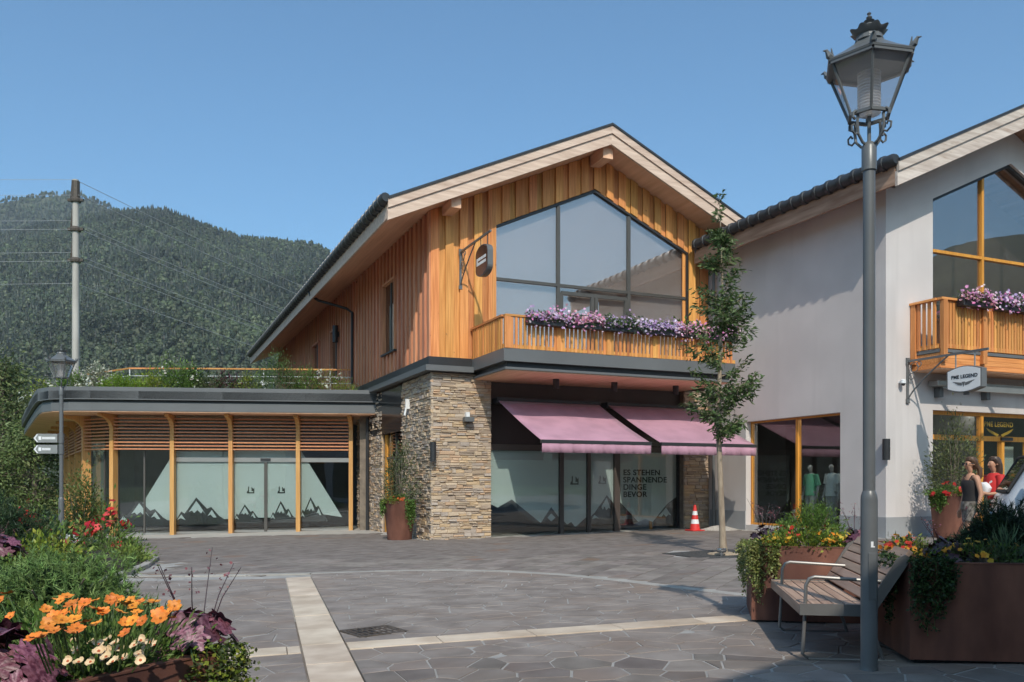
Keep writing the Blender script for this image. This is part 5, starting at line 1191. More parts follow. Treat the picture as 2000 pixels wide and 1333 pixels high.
for i in range(30):
    x, y, z = cpt(R.choice([R.gauss(180, 18), R.gauss(215, 20), R.gauss(285, 20)]), R.uniform(1250, 1296), R.uniform(.82, .86)); fp.append((x-c1[0], y-c1[1], z-c1[2]))
flower_plant('calibrachoa', c1, (.42, .32), 4200, .030, GREEN+[(.15, .23, .06)], CB, fp, .72, 'cream yellow bell flowers along the front rim of the planter', None, .4, .11, .05, pC, (20, 65))
heuchera((-1.36, 3.66, .72), .20, 24, .078, 'purple coral bells with tall bare flower stems at the corner of the front planter', stems=6)
heuchera((-1.80, 2.98, .70), .24, 28, .082, 'purple coral bells spilling over the front planter below the orange blooms', stems=5)
bush('leafy_filler', 'green filler leaves between the flowers of the front planter', 'plant', (-1.95, 3.85, .70), (.55, .4, .16), 2600, .045, GREEN, 40, .22, None, inside=pC)
trailing((-1.24, 3.53, .75), .26, .5, 20, .022, LIME+OLIVE, 'small leaved trailing vine over the corner of the front planter', (.7, .7, 0), (.87, -.49, 0))
# ------------------------------------------------------------------ garden bed on the left
bed = MB(); N = 28; ctr = (-9.6, 13.2)
BP = [(-7.3, 17.4), (-6.75, 15.6), (-6.3, 13.2), (-5.3, 10.5), (-4.2, 7.6), (-3.4, 6.2), (-4.2, 5.0), (-8, 6.0), (-13, 10), (-16, 15), (-15, 20), (-12, 21.6), (-9.0, 20.2)]
vs = []
for s, z in ((1, -.02), (.97, .06), (.75, .26), (.4, .36), (0.01, .4)): vs += [(ctr[0]+(p[0]-ctr[0])*s, ctr[1]+(p[1]-ctr[1])*s, gz(p[0])+z) for p in BP]
n = len(BP); o = bed.add(vs, [(i*n+k, i*n+(k+1) % n, (i+1)*n+(k+1) % n, (i+1)*n+k) for i in range(4) for k in range(n)]+[tuple(range(4*n, 5*n))]).build('flower_bed', MT['soil'], smooth=True); tag(o, kind='structure')
for a, b in zip(BP[-1:]+BP[:5], BP[:6]):
    a = Vector(a); b = Vector(b); L = (b-a).length; n_ = max(1, int(L/.6)); d = (b-a).normalized()
    for k in range(n_):
        p = a+d*(L*k/n_+.01); q = a+d*(L*(k+1)/n_-.01); m = MB(); m.beam((p.x, p.y, gz(p.x)+.02), (q.x, q.y, gz(q.x)+.02), .14, .10); m.build('edging_stone', MT['kerb_stone'], o, bevel=.008)
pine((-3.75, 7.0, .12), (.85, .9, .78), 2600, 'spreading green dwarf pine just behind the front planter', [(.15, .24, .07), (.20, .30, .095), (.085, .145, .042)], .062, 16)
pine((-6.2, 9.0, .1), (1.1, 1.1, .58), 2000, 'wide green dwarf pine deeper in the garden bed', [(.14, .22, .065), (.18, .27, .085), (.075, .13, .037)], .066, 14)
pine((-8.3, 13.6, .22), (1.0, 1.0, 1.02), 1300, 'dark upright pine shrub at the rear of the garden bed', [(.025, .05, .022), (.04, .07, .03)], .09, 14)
heuchera((-7.2, 11.9, .35), .4, 26, .13, 'purple coral bells in the garden bed beside the dark pine', stems=6)
bush('foliage_plant', 'yellow green leafy plant in the garden bed near the rock', 'plant', (-7.3, 13.2, .25), (.6, .5, .35), 900, .10, LIME, 18, .25, None)
bush('red_lily', 'low red lilies in front of the lamp with arrow signs', 'flowers', (-8.5, 15.3, .15), (.75, .6, .55), 800, .11, DGREEN+GREEN, 20, .25, 'red lilies', (70, .07, [(.55, .02, .02), (.62, .05, .06), (.45, .02, .05)], .06))
bush('red_lily', 'red lilies with arching stems at the edge of the paving', 'flowers', (-8.75, 18.3, -.05), (.52, .5, .82), 1100, .13, GREEN, 22, .22, 'red lilies', (85, .075, [(.60, .03, .03), (.66, .08, .08), (.5, .02, .04)], .06), asp=.25)
bush('red_lily', 'tall red lilies beside the rose bush and lamp', 'flowers', (-9.8, 17.5, .0), (.4, .4, .95), 600, .12, GREEN, 14, .22, 'red lilies', (40, .07, [(.60, .03, .03), (.5, .02, .04)], .05), asp=.25)
bush('rose_bush', 'upright leafy rose bush in front of the pavilion corner', 'shrub', (-10.75, 21.2, -.2), (.62, .55, 1.75), 4200, .075, [(.10, .15, .035), (.14, .19, .05), (.20, .17, .05), (.06, .10, .02)], 60, .16, None, None, 10, .5, dome=True, hollow=.3)
bush('herb_shrub', 'pale green herb shrub spreading onto the paving', 'shrub', (-7.75, 16.6, -.1), (.62, .5, .48), 1500, .09, [(.14, .21, .05), (.19, .26, .07), (.10, .16, .04)], 26, .2, 'herb shrubs', None, 6, .3)
bush('herb_shrub', 'bright low herb shrub at the tip of the garden bed', 'shrub', (-7.15, 16.0, -.1), (.35, .35, .33), 800, .075, [(.18, .26, .05), (.24, .31, .07)], 18, .2, 'herb shrubs', None, 5, .3)
bush('herb_shrub', 'grey green herb shrub between the rock and the red lilies', 'shrub', (-8.3, 16.7, -.1), (.5, .4, .5), 1000, .09, OLIVE+GREEN, 20, .2, 'herb shrubs', None, 6, .25)
bush('leafy_filler', 'mixed green ground cover filling the garden bed', 'plant', (-6.9, 11.2, .1), (1.1, 1.5, .3), 4200, .06, GREEN, 60, .25, None)
rk = MB(); n1, n2 = 10, 14; vs = []
for i in range(n1+1):
    for k in range(n2):
        u = math.pi*i/n1; t = 2*math.pi*k/n2; r = 1+.16*math.sin(3*t+i)+.10*math.sin(5*u+2*t); vs.append((.52*r*math.sin(u)*math.cos(t), .34*r*math.sin(u)*math.sin(t), .27*r*math.cos(u)+.12))
rk.add(vs, [(i*n2+k, i*n2+(k+1) % n2, (i+1)*n2+(k+1) % n2, (i+1)*n2+k) for i in range(n1) for k in range(n2)])
o = rk.build('boulder', MT['rock']); o.location = (-9.55, 18.0, -.06); o.rotation_euler.z = .3; tag(o, 'pale grey veined boulder at the foot of the arrow sign lamp', 'rock')
# ------------------------------------------------------------------ planter A and B
def pt(e, x, y, z): return prm(e, x, y, z)
bush('box_shrub', 'rounded bright green feathery shrub in the planter behind the bench', 'shrub', pt(pA, .62, .55, .7), (.34, .31, .44), 9000, .026, [(.11, .20, .035), (.16, .26, .05), (.07, .13, .025)], 60, .12, None, None, 6, .3, .05)
bush('marigold', 'yellow and orange marigolds over lime foliage in the planter behind the bench', 'flowers', pt(pA, .55, .20, .70), (.45, .2, .17), 2200, .04, LIME+GREEN, 36, .22, 'marigolds', (120, .022, [(.75, .42, .04), (.75, .25, .02), (.7, .5, .08)], .02))
bush('red_begonia', 'red blooms in the planter beneath the round green shrub', 'flowers', pt(pA, .50, .34, .72), (.36, .14, .22), 700, .04, GREEN, 20, .2, None, (46, .032, [(.60, .03, .02), (.66, .08, .06)], .02))
heuchera(pt(pA, 1.02, .12, .74), .15, 22, .062, 'purple coral bells draped over the planter rim beside the bench back')
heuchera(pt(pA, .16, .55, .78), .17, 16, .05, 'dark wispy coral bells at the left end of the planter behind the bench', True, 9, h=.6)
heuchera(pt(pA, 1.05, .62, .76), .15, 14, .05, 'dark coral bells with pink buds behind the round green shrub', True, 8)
trailing(pt(pA, .10, .0, .745), .30, .62, 34, .024, [(.26, .28, .09), (.34, .35, .14), (.18, .20, .05)], 'variegated vine hanging over the left corner of the planter behind the bench', (1, 0, 0), (0, -1, 0))
trailing(pt(pA, -.0, .25, .745), .4, .55, 22, .024, [(.26, .28, .09), (.34, .35, .14)], 'variegated vine hanging down the end of the planter behind the bench', (0, 1, 0), (-1, 0, 0))
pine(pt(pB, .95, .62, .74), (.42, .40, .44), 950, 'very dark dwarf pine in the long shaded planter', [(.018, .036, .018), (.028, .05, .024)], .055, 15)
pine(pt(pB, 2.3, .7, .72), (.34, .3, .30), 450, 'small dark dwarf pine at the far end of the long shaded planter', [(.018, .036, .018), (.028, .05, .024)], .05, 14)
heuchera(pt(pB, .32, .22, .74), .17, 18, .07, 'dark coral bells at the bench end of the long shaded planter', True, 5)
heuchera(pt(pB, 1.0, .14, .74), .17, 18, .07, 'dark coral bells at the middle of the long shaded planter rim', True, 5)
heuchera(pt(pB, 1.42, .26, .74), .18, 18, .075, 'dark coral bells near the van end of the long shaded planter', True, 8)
bush('marigold', 'orange marigolds between dark leaves in the long shaded planter', 'flowers', pt(pB, .62, .20, .72), (.5, .14, .13), 1000, .04, OLIVE+GREEN, 24, .22, 'marigolds', (70, .022, [(.7, .30, .03), (.72, .42, .05)], .03))
bush('marigold', 'orange red marigolds beside the bench back in the long shaded planter', 'flowers', pt(pB, .14, .55, .73), (.14, .4, .15), 900, .04, OLIVE+LIME, 20, .22, 'marigolds', (60, .024, [(.7, .20, .02), (.72, .34, .04), (.6, .05, .03)], .03))
bush('fescue_grass', 'blue green grass tuft in the long shaded planter', 'plant', pt(pB, .72, .10, .70), (.14, .12, .20), 260, .16, [(.10, .16, .08), (.14, .20, .10)], 8, .15, None, None, 0, .05, .9)
trailing(pt(pB, .14, .0, .745), .30, .66, 30, .026, DGREEN, 'dark ivy hanging over the corner of the long shaded planter', (.99, -.12, 0), (-.12, -.99, 0))
trailing(pt(pB, 1.66, .0, .745), .5, .42, 26, .026, DGREEN, 'dark ivy hanging near the van end of the long shaded planter', (.99, -.12, 0), (-.12, -.99, 0))
trailing(pt(pB, 0, .3, .745), .4, .6, 20, .026, DGREEN, 'dark ivy behind the bench back on the long shaded planter', (.12, .99, 0), (-.99, .12, 0))
# ------------------------------------------------------------------ pots
z0 = gz(XP)+.96
bush('olive_shrub', 'silvery olive shrub rising from the pot by the stone pillar', 'shrub', (XP+.05, YP, z0), (.50, .45, 1.25), 2600, .075, OLIVE, 46, .15, 'shrubs in tall pots', None, 10, .32, hollow=.25, zc=.1)
bush('sedum', 'yellow green sedum in the pot by the stone pillar', 'plant', (XP-.12, YP-.24, z0-.02), (.24, .2, .16), 1100, .035, LIME, 20, .2, 'sedum in tall pots')
trailing((XP+.27, YP-.28, z0+.05), .3, .8, 22, .04, GREEN, 'green trailing plant down the right of the pot by the stone pillar', (.7, .7, 0), (.7, -.7, 0)); trailing((XP-.36, YP-.15, z0+.05), .22, .55, 12, .04, GREEN, 'thin green trailing plant down the left of the pot by the stone pillar', (.5, -.86, 0), (-.86, -.5, 0))
bush('red_begonia', 'orange red blooms in the pot by the stone pillar', 'flowers', (XP, YP-.1, z0), (.3, .25, .22), 300, .06, GREEN, 12, .2, None, (16, .035, [(.6, .12, .04)], .02))
z1 = gz(XQ)+.94
bush('olive_shrub', 'tall olive shrub in the pot before the plastered shop window', 'shrub', (XQ+.1, YQ, z1), (.55, .5, 1.55), 3000, .08, [(.13, .15, .06), (.18, .20, .09), (.08, .10, .04)], 50, .15, 'shrubs in tall pots', None, 10, .32, hollow=.25, zc=.1)
bush('sedum', 'yellow green sedum in the pot before the plastered shop window', 'plant', (XQ+.2, YQ-.28, z1), (.3, .2, .18), 1100, .035, LIME, 20, .2, 'sedum in tall pots')
bush('red_begonia', 'red blooms in the pot before the plastered shop window', 'flowers', (XQ-.1, YQ-.2, z1+.02), (.42, .3, .2), 700, .05, GREEN, 16, .2, None, (24, .05, [(.5, .02, .02), (.6, .04, .05)], .03))
trailing((XQ-.3, YQ-.2, z1+.06), .4, .5, 18, .045, GREEN, 'green trailing plant over the pot before the plastered shop window', (.5, -.86, 0), (-.86, -.5, 0))
# ------------------------------------------------------------------ balcony flower boxes
PK = [(.66, .22, .44), (.72, .42, .58), (.60, .28, .50), (.75, .58, .68)]; PK2 = [(.70, .30, .36), (.72, .45, .50)]; LI = [(.50, .35, .58), (.66, .56, .70), (.4, .26, .5)]
def flower_box(x, y, z, w, lab, pal, grp):
    X, Y = h2w(x, y); e = empty('flower_box', (X, Y, z), HA, lab, 'flower box', grp)
    MB().box(-w/2, w/2, -.1, .1, -.18, .0).build('trough', MT['metal_dark'], e, bevel=.01)
    n = 750; P = np.stack([NR.uniform(-w/2, w/2, n), NR.normal(0, .09, n)-.03, NR.uniform(-.10, .14, n)], 1); M = np.array(rootmat(e)); Pw = P @ M[:3, :3].T+M[:3, 3]; D = NR.normal(size=(n, 3))+np.array([.2, -.5, .5])
    leaves('foliage', Pw, D, NR.uniform(.04, .075, n), tints(n, None, .3, DGREEN+GREEN), MT['leaf'], e, .5)
    n = 320; u = NR.uniform(-w/2-.04, w/2+.04, n); P = np.stack([u, NR.normal(-.10, .09, n), np.abs(NR.normal(.10, .09, n))+.04*np.sin(u*9)-.05-(NR.random(n) < .25)*NR.uniform(0, .22, n)], 1); Pw = P @ M[:3, :3].T+M[:3, 3]
    blooms('blossoms', Pw, NR.normal(size=(n, 3))*.5+np.array([.25, -.6, .2]), .036, pal, e); return e
G1 = 'flower boxes on the chalet balcony'
for k, (x, w_, pal, lab) in enumerate(((2.15, 1.0, PK+LI, 'pink and white petunia box nearest the free corner of the larch balcony'), (3.2, .95, PK+PK2, 'pink petunia box second from the free corner of the larch balcony'), (4.27, .98, LI+DGREEN, 'violet petunia box over the middle of the larch balcony'), (5.36, .98, LI, 'dark violet petunia box third before the plastered wall'), (6.4, .9, PK2+PK, 'rose pink petunia box just left of the young tree crown'), (7.4, .9, PK, 'pink petunia box behind the young tree crown'))):
    flower_box(x, BY-.12, 5.46, w_, lab, pal, G1)
for k, (x, w_, pal, lab) in enumerate(((10.45, .95, PK+PK2, 'pink and red petunia box at the corner of the plastered shop balcony'), (11.75, 1.1, LI+PK, 'lilac petunia box second on the plastered shop balcony'), (13.1, 1.1, PK, 'pink petunia box third on the plastered shop balcony'))): flower_box(x, -7.49, 5.62, w_, lab, pal, 'flower boxes on the plastered shop balcony')
bush('balcony_plant', 'small potted green plant behind the balcony rail beside the young tree', 'plant', (*h2w(6.6, -1.6), 4.72), (.28, .28, .35), 500, .12, GREEN, 14, .2, None, zc=.75, stems=5)
# ------------------------------------------------------------------ roof garden
def rg(px, Y, r, n, ls, pal, lab, name='roof_shrub', fl=None, grp='roof garden plants', asp=.4): bush(name, lab, 'shrub', ((px-1000)/FP*Y, Y, 4.36), (r[0], r[1], r[2]*1.5), int(n*1.7), ls, pal, 34, .2, grp, fl, 5, asp, hollow=.3)
WH = [(.62, .62, .52), (.55, .55, .45)]
rg(190, 27.6, (.62, .5, .62), 1500, .08, [(.32, .33, .24), (.45, .45, .36), (.18, .2, .1)], 'silvery white flowering dome on the curved end of the pavilion roof', fl=(160, .04, WH, 0))
rg(145, 27.8, (.6, .6, .40), 900, .10, GREEN, 'leafy green plant above the rounded roof corner'); rg(100, 29.5, (.55, .7, .42), 700, .1, OLIVE+LIME, 'pale flowering plant on the sloping left edge of the pavilion roof', fl=(90, .05, WH, .05)); rg(75, 32.5, (.6, .9, .4), 600, .1, OLIVE, 'white flowering herb far along the left roof edge', fl=(80, .05, WH, .05))
rg(228, 27.3, (.62, .45, .34), 1300, .07, [(.14, .24, .02), (.19, .29, .03)], 'bright green cushion plant beside the silvery dome'); rg(262, 27.4, (.52, .45, .32), 1100, .07, [(.14, .24, .02), (.19, .29, .03)], 'second bright green cushion plant on the pavilion roof')
rg(300, 27.6, (.6, .5, .42), 1000, .08, LIME, 'yellow green tuft in the middle of the roof garden'); rg(345, 27.7, (.68, .5, .72), 1900, .085, GREEN, 'dense dark green bush before the railing in the roof garden', fl=(40, .04, WH, .1)); rg(375, 27.9, (.5, .4, .6), 900, .085, DGREEN, 'darker green bush right of the dense bush on the roof')
rg(415, 27.7, (.5, .4, .40), 800, .08, OLIVE, 'grey green herb clump on the pavilion roof'); rg(445, 27.9, (.5, .4, .46), 800, .08, DGREEN+PURP, 'dark reddish clump in the roof garden'); rg(485, 27.8, (.5, .4, .42), 800, .08, LIME+OLIVE, 'soft pale clump left of the tall lavender bush')
rg(545, 27.9, (.78, .45, .78), 2200, .11, [(.08, .14, .04), (.12, .18, .06), (.06, .10, .03)], 'tall bushy lavender shrub at the wide part of the roof edge', asp=.16); rg(600, 28.0, (.5, .4, .5), 900, .1, GREEN, 'green shrub beside the tall lavender on the roof', asp=.2)
rg(640, 28.1, (.5, .4, .45), 700, .12, LIME+OLIVE, 'grassy white flowering tuft by the larch side wall', fl=(36, .045, WH, .2), asp=.1); rg(672, 28.3, (.4, .4, .40), 500, .12, LIME, 'last grassy tuft of the roof garden against the larch wall', fl=(24, .045, WH, .2), asp=.1)
# ================================================================== YOUNG TREE
tr = empty('young_tree', (3.93, 15.98, gz(3.93)), 0, 'slender young tree with narrow leafy crown standing in front of the awnings', 'tree')
TX, TY, TZ = 3.93, 15.98, gz(3.93)
trunk = MB(); tp = [(TX+.05, TY, TZ-.02), (TX+.03, TY, TZ+.4), (TX, TY, TZ+1.2), (TX-.04, TY+.02, TZ+2.3), (TX-.02, TY, TZ+3.6), (TX+.03, TY, TZ+5.0), (TX+.0, TY, TZ+6.0), (TX-.03, TY, TZ+6.75)]
trunk.tube(tp, [.085, .062, .055, .048, .036, .022, .012, .005], 10); trunk.build('trunk', MT['young_bark'], tr, smooth=True, world=True)
lim = MB(); P = []; D = []
def crown_r(z): return interp([(2.35, .35), (2.8, .72), (3.4, .82), (4.2, .72), (5.0, .60), (5.5, .52), (5.9, .26), (6.3, .14), (6.8, .10)], z)
for i in range(64):
    z = R.choice([R.uniform(2.4, 5.6), R.uniform(2.5, 4.2), R.uniform(4.2, 6.7)]); t = R.uniform(0, 6.28); L = crown_r(z)*R.uniform(.5, .98); s = R.uniform(.25, .7)
    b0 = Vector((TX+interp([(0, 0), (7, 0)], z), TY, TZ+z-.3)); dr = Vector((math.cos(t), math.sin(t), 0)); tipp = b0+dr*L+Vector((0, 0, L*s)); mid = b0+dr*L*.5+Vector((0, 0, L*s*.25))
    lim.tube([b0, mid, tipp], [.012, .008, .003], 5)
    for k in range(int(38+74*L)):
        q = R.random()**.7; p = (b0.lerp(mid, q*2) if q < .5 else mid.lerp(tipp, q*2-1)); p = p+Vector((R.gauss(0, .06), R.gauss(0, .06), R.gauss(0, .05)))
        P.append(tuple(p)); D.append((dr.x*.7+R.gauss(0, .7), dr.y*.7+R.gauss(0, .7), R.gauss(-.1, .55)))
for k in range(60): P.append((TX-.03+R.gauss(0, .05), TY+R.gauss(0, .05), TZ+R.choice([6.7, 6.75, 5.95, 6.0])+R.gauss(0, .06))); D.append((R.gauss(0, 1), R.gauss(0, 1), R.gauss(.2, .6)))
lim.build('branches', MT['young_bark'], tr, world=True); P = np.array(P)
leaves('crown', P, np.array(D), NR.uniform(.09, .16, len(P)), tints(len(P), None, .35, [(.075, .12, .038), (.10, .15, .05), (.14, .18, .075), (.055, .09, .028)]), MT['leaf'], tr, .30, .12)
pit = MB(); a = rad(25); c_, s_ = math.cos(a), math.sin(a)
def sq(h, z, j=0): return [(TX+(x*c_-y*s_)*h, TY+(x*s_+y*c_)*h, gz(TX+x*h)+z) for x, y in ((-1, -1), (1, -1), (1, 1), (-1, 1))]
mat('gravel', (.030, .029, .028), .9, (.085, .08, .075), (38, 38, 38), det=2, bump=.02, lo=.4, hi=.6)
o = MB().add(sq(.78, -.02)+sq(.78, .006), [(4, 5, 6, 7), (0, 1, 5, 4), (1, 2, 6, 5), (2, 3, 7, 6), (3, 0, 4, 7)]).build('tree_pit', MT['gravel']); tag(o, kind='structure')
rng = MB(); mat('coir', (.33, .24, .16), .95, (.42, .33, .23), (20, 20, 20), bump=.01); 
o = MB().lathe([(.30, .004), (.27, .025), (.12, .045), (.0, .045)], 20, (TX+.05, TY, TZ)).build('tree_mat', MT['coir']); tag(o, 'round straw coloured mat around the young tree trunk', 'tree mat')
e = empty('ground_light', (TX-.07, TY-.33, TZ+.006), 0, 'small chrome ground light at the foot of the young tree', 'lamp'); MB().lathe([(.035, 0), (.035, .05), (.085, .06), (.095, .10), (.09, .13), (.07, .14)], 18).build('housing', MT['chrome'], e, smooth=True); MB().lathe([(.07, .135), (0, .13)], 14, cap=False).build('lens', MT['glass_dark'], e)
# ================================================================== TRAFFIC CONE, GRAVEL HEAP
e = empty('traffic_cone', (5.06, 23.5, gz(5.06)), .4, 'red and white striped traffic cone in front of the stone pier', 'traffic cone')
MB().box(-.2, .2, -.2, .2, 0, .035).build('base', MT['cone_red'], e, bevel=.012)
def rc(z): return .15-.118*z/.72
for z0, z1, m in ((.03, .2, 'cone_red'), (.2, .32, 'white_paint'), (.32, .44, 'cone_red'), (.44, .55, 'white_paint'), (.55, .72, 'cone_red')): MB().lathe([(rc(z0), z0), (rc(z1), z1)], 20, cap=z1 > .7).build('stripe' if m == 'white_paint' else 'cone_body', MT[m], e, smooth=True)
hp = MB(); N = 18; vs = [(0, 0, .14)]
for r_, z in ((.2, .11), (.4, .05), (.55, 0)): vs += [(r_*math.cos(6.283*k/N)*(1+.2*math.sin(k*2.1)), .6*r_*math.sin(6.283*k/N)*(1+.2*math.cos(k*1.3)), z) for k in range(N)]
hp.add(vs, [(0, 1+k, 1+(k+1) % N) for k in range(N)]+[(1+i*N+k, 1+(i+1)*N+k, 1+(i+1)*N+(k+1) % N, 1+i*N+(k+1) % N) for i in (0, 1) for k in range(N)])
mat('sand', (.36, .32, .28), .95, (.48, .44, .40), (40, 40, 40), bump=.02); o = hp.build('gravel_heap', MT['sand'], smooth=True); o.location = (5.75, 23.6, gz(5.75)); tag(o, 'small heap of pale gravel beside the traffic cone', 'gravel heap')
# ================================================================== PEOPLE
def skinned(name, joints, edges, mat_, parent, root=0, sub=2):
    me = bpy.data.meshes.new(name); names = list(joints); idx = {n: i for i, n in enumerate(names)}
    me.from_pydata([joints[n][:3] for n in names], [(idx[a], idx[b]) for a, b in edges], [])
    o = bpy.data.objects.new(name, me); COL.objects.link(o); sm = o.modifiers.new('s', 'SKIN'); sm.use_smooth_shade = True; sm.branch_smoothing = .4
    for i, n in enumerate(names): r = joints[n][3]; me.skin_vertices[0].data[i].radius = r if isinstance(r, tuple) else (r, r)
    me.skin_vertices[0].data[root].use_root = True
    s2_ = o.modifiers.new('d', 'SUBSURF'); s2_.levels = s2_.render_levels = sub
    dg = bpy.context.evaluated_depsgraph_get(); nm = bpy.data.meshes.new_from_object(o.evaluated_get(dg)); bpy.data.objects.remove(o)
    nm.materials.clear(); nm.materials.append(mat_); nm.polygons.foreach_set('use_smooth', [True]*len(nm.polygons))
    q = bpy.data.objects.new(name, nm); COL.objects.link(q); q.parent = parent; return q
def loft(rings, cap=True, n=18):
    mb = MB(); vs = []
    for cx, cy, z, rx, ry in rings: vs += [(cx+rx*math.cos(6.2832*k/n), cy+ry*math.sin(6.2832*k/n), z) for k in range(n)]
    fs = [(i*n+k, i*n+(k+1) % n, (i+1)*n+(k+1) % n, (i+1)*n+k) for i in range(len(rings)-1) for k in range(n)]
    if cap: fs += [tuple(range(n))[::-1], tuple(range((len(rings)-1)*n, len(rings)*n))]
    return mb.add(vs, fs)
def figure(loc, rz, lab, arms, skin, stride=.0, head=True, name='person', cat='person', group=None):
    """faces +x in its own frame; arms = {side: (elbow, wrist, palm, finger dir)}"""
    e = empty(name, loc, rz, lab, cat, group)
    J = {'pelvis': (0, 0, .95, (.12, .10)), 'waist': (0, 0, 1.08, (.105, .085)), 'chest': (0, 0, 1.26, (.125, .095)), 'upper': (-.005, 0, 1.37, (.10, .075)), 'neck': (-.005, 0, 1.435, .042), 'jaw': (.035, 0, 1.52, .056), 'skull': (.02, 0, 1.585, .082), 'crown': (.01, 0, 1.65, .060), 'nose': (.115, 0, 1.545, .012), 'nose0': (.085, 0, 1.56, .03)}
    E = [('pelvis', 'waist'), ('waist', 'chest'), ('chest', 'upper'), ('upper', 'neck'), ('neck', 'jaw'), ('jaw', 'skull'), ('skull', 'crown'), ('skull', 'nose0'), ('nose0', 'nose')]
    for sd, sg in (('l', 1), ('r', -1)):
        el, wr, pa, fd = arms[sd]
        J['sh'+sd] = (0, sg*.155, 1.36, .052); J['el'+sd] = (*el, .037); J['wr'+sd] = (*wr, .025); J['pa'+sd] = (*pa, (.034, .018))
        E += [('upper', 'sh'+sd), ('sh'+sd, 'el'+sd), ('el'+sd, 'wr'+sd), ('wr'+sd, 'pa'+sd)]
        f = Vector(fd).normalized(); s_ = f.cross(Vector((0, sg, .3))).normalized()
        for k in range(4):
            b = Vector(pa)+f*.03+s_*(k-1.5)*.019; t = b+f*(.055+.012*(k in (1, 2)))+Vector((0, -sg*.018, -.012)); J['f%d%s' % (k, sd)] = (*b, .0085); J['g%d%s' % (k, sd)] = (*t, .0075); E += [('pa'+sd, 'f%d%s' % (k, sd)), ('f%d%s' % (k, sd), 'g%d%s' % (k, sd))]
        b = Vector(pa)-f*.01-s_*.035; J['th'+sd] = (*b, .010); J['tt'+sd] = (*(b+f*.04-s_*.01), .008); E += [('pa'+sd, 'th'+sd), ('th'+sd, 'tt'+sd)]
        k_ = sg*stride; J['hip'+sd] = (0, sg*.085, .88, .085); J['kn'+sd] = (.03+k_*.5, sg*.09, .49, .055); J['an'+sd] = (k_-.03, sg*.09, .085, .036); J['to'+sd] = (k_+.13, sg*.10, .03, (.035, .025))
        E += [('pelvis', 'hip'+sd), ('hip'+sd, 'kn'+sd), ('kn'+sd, 'an'+sd), ('an'+sd, 'to'+sd)]
    skinned('body', J, E, skin, e); return e, J
def sleeve(J, sd, t0, t1, r0, r1):
    a = Vector(J['sh'+sd][:3]); b = Vector(J['el'+sd][:3]); return MB().tube([a+(b-a)*t0, a+(b-a)*.35, a+(b-a)*t1], [r0, (r0+r1)/2, r1], 12, cap=False)
def trouser(J, sd, zend, r0, r1):
    h, k, a = [Vector(J[q+sd][:3]) for q in ('hip', 'kn', 'an')]; P = [h+Vector((0, 0, .07)), h.lerp(k, .5)]
    if zend < .45: P += [k, k.lerp(a, .8)]
    else: P = [h+Vector((0, 0, .07)), h.lerp(k, .25), h.lerp(k, (.88-zend)/.39)]
    n = len(P); return MB().tube(P, [r0+(r1-r0)*i/(n-1) for i in range(n)], 14, cap=False)
mat('skin_tan', (.52, .27, .17), .5, var=.06, spec=.35); mat('hair_brown', (.07, .035, .02), .45, (.14, .075, .04), (60, 60, 4)); mat('hair_dark', (.045, .025, .018), .4, (.10, .06, .04), (60, 60, 4))
mat('cloth_black', (.022, .018, .018), .8, var=.2); mat('cloth_camo', (.10, .08, .06), .85, (.30, .26, .22), (16, 16, 16)); mat('cloth_red', (.60, .03, .028), .75, var=.12, third=(.7, .62, .6), tsc=(6, 6, 6), tth=(.64, .67)); mat('cloth_white', (.72, .71, .72), .8, var=.05); mat('denim', (.30, .36, .45), .85, var=.1); mat('shoe', (.5, .5, .5), .6, var=.1)
def hair(e, m, long):
    h = MB(); N = 14
    if long: rings = [(-.0, 0, 1.70, .03, .03), (-.0, 0, 1.685, .075, .07), (-.012, 0, 1.64, .092, .09), (-.055, 0, 1.56, .066, .095), (-.07, 0, 1.47, .058, .09), (-.07, 0, 1.38, .052, .088), (-.07, 0, 1.28, .05, .08), (-.075, 0, 1.22, .02, .05)]
    else: rings = [(-.0, 0, 1.70, .03, .03), (-.0, 0, 1.685, .075, .07), (-.012, 0, 1.64, .092, .09), (-.055, 0, 1.57, .064, .086), (-.065, 0, 1.51, .045, .06), (-.07, 0, 1.485, .02, .03)]
    loft(rings).build('hair', m, e, smooth=True)
    if not long: MB().tube([(-.10, 0, 1.56), (-.15, .01, 1.50), (-.15, .02, 1.38), (-.12, .03, 1.30)], [.03, .045, .04, .012], 8).build('ponytail', m, e, smooth=True)
def eyes(e):
    for s in (-1, 1): MB().lathe([(.009, 0), (.0, .004)], 8).build('eye', MT['letter_black'], e).matrix_local = Matrix.Translation((.096, s*.032, 1.575)) @ Matrix.Rotation(rad(90), 4, 'Y')
    mat('lip', (.42, .12, .10), .5, var=.05) if 'lip' not in MT else None
    MB().box(.086, .092, -.022, .022, 1.508, 1.518).build('mouth', MT['lip'], e)
    for s in (-1, 1): MB().lathe([(.0, -.012), (.018, 0), (.0, .012)], 8, (.005, s*.085, 1.565)).build('ear', MT['skin_tan'], e, smooth=True)
g7 = gz(7.47)
p1, J = figure((7.48, 13.85, g7), rad(186), 'woman in black strap top and patterned shorts wearing sunglasses', {'l': ((-.02, .23, 1.10), (.04, .25, .86), (.06, .25, .79), (.2, 0, -1)), 'r': ((-.05, -.23, 1.10), (.0, -.26, .86), (.02, -.26, .79), (.2, 0, -1))}, MT['skin_tan'], .14)
hair(p1, MT['hair_brown'], False); eyes(p1)
sg_ = MB(); sg_.tube([(.0, -.088, 1.582), (.075, -.07, 1.582)], .006, 6); sg_.tube([(.0, .088, 1.582), (.075, .07, 1.582)], .006, 6)
for s in (-1, 1): sg_.obox((.098, s*.036, 1.578), (.012, .055, .042), Matrix.Rotation(s*-.35, 3, 'Z'))
sg_.build('sunglasses', MT['letter_black'], p1)
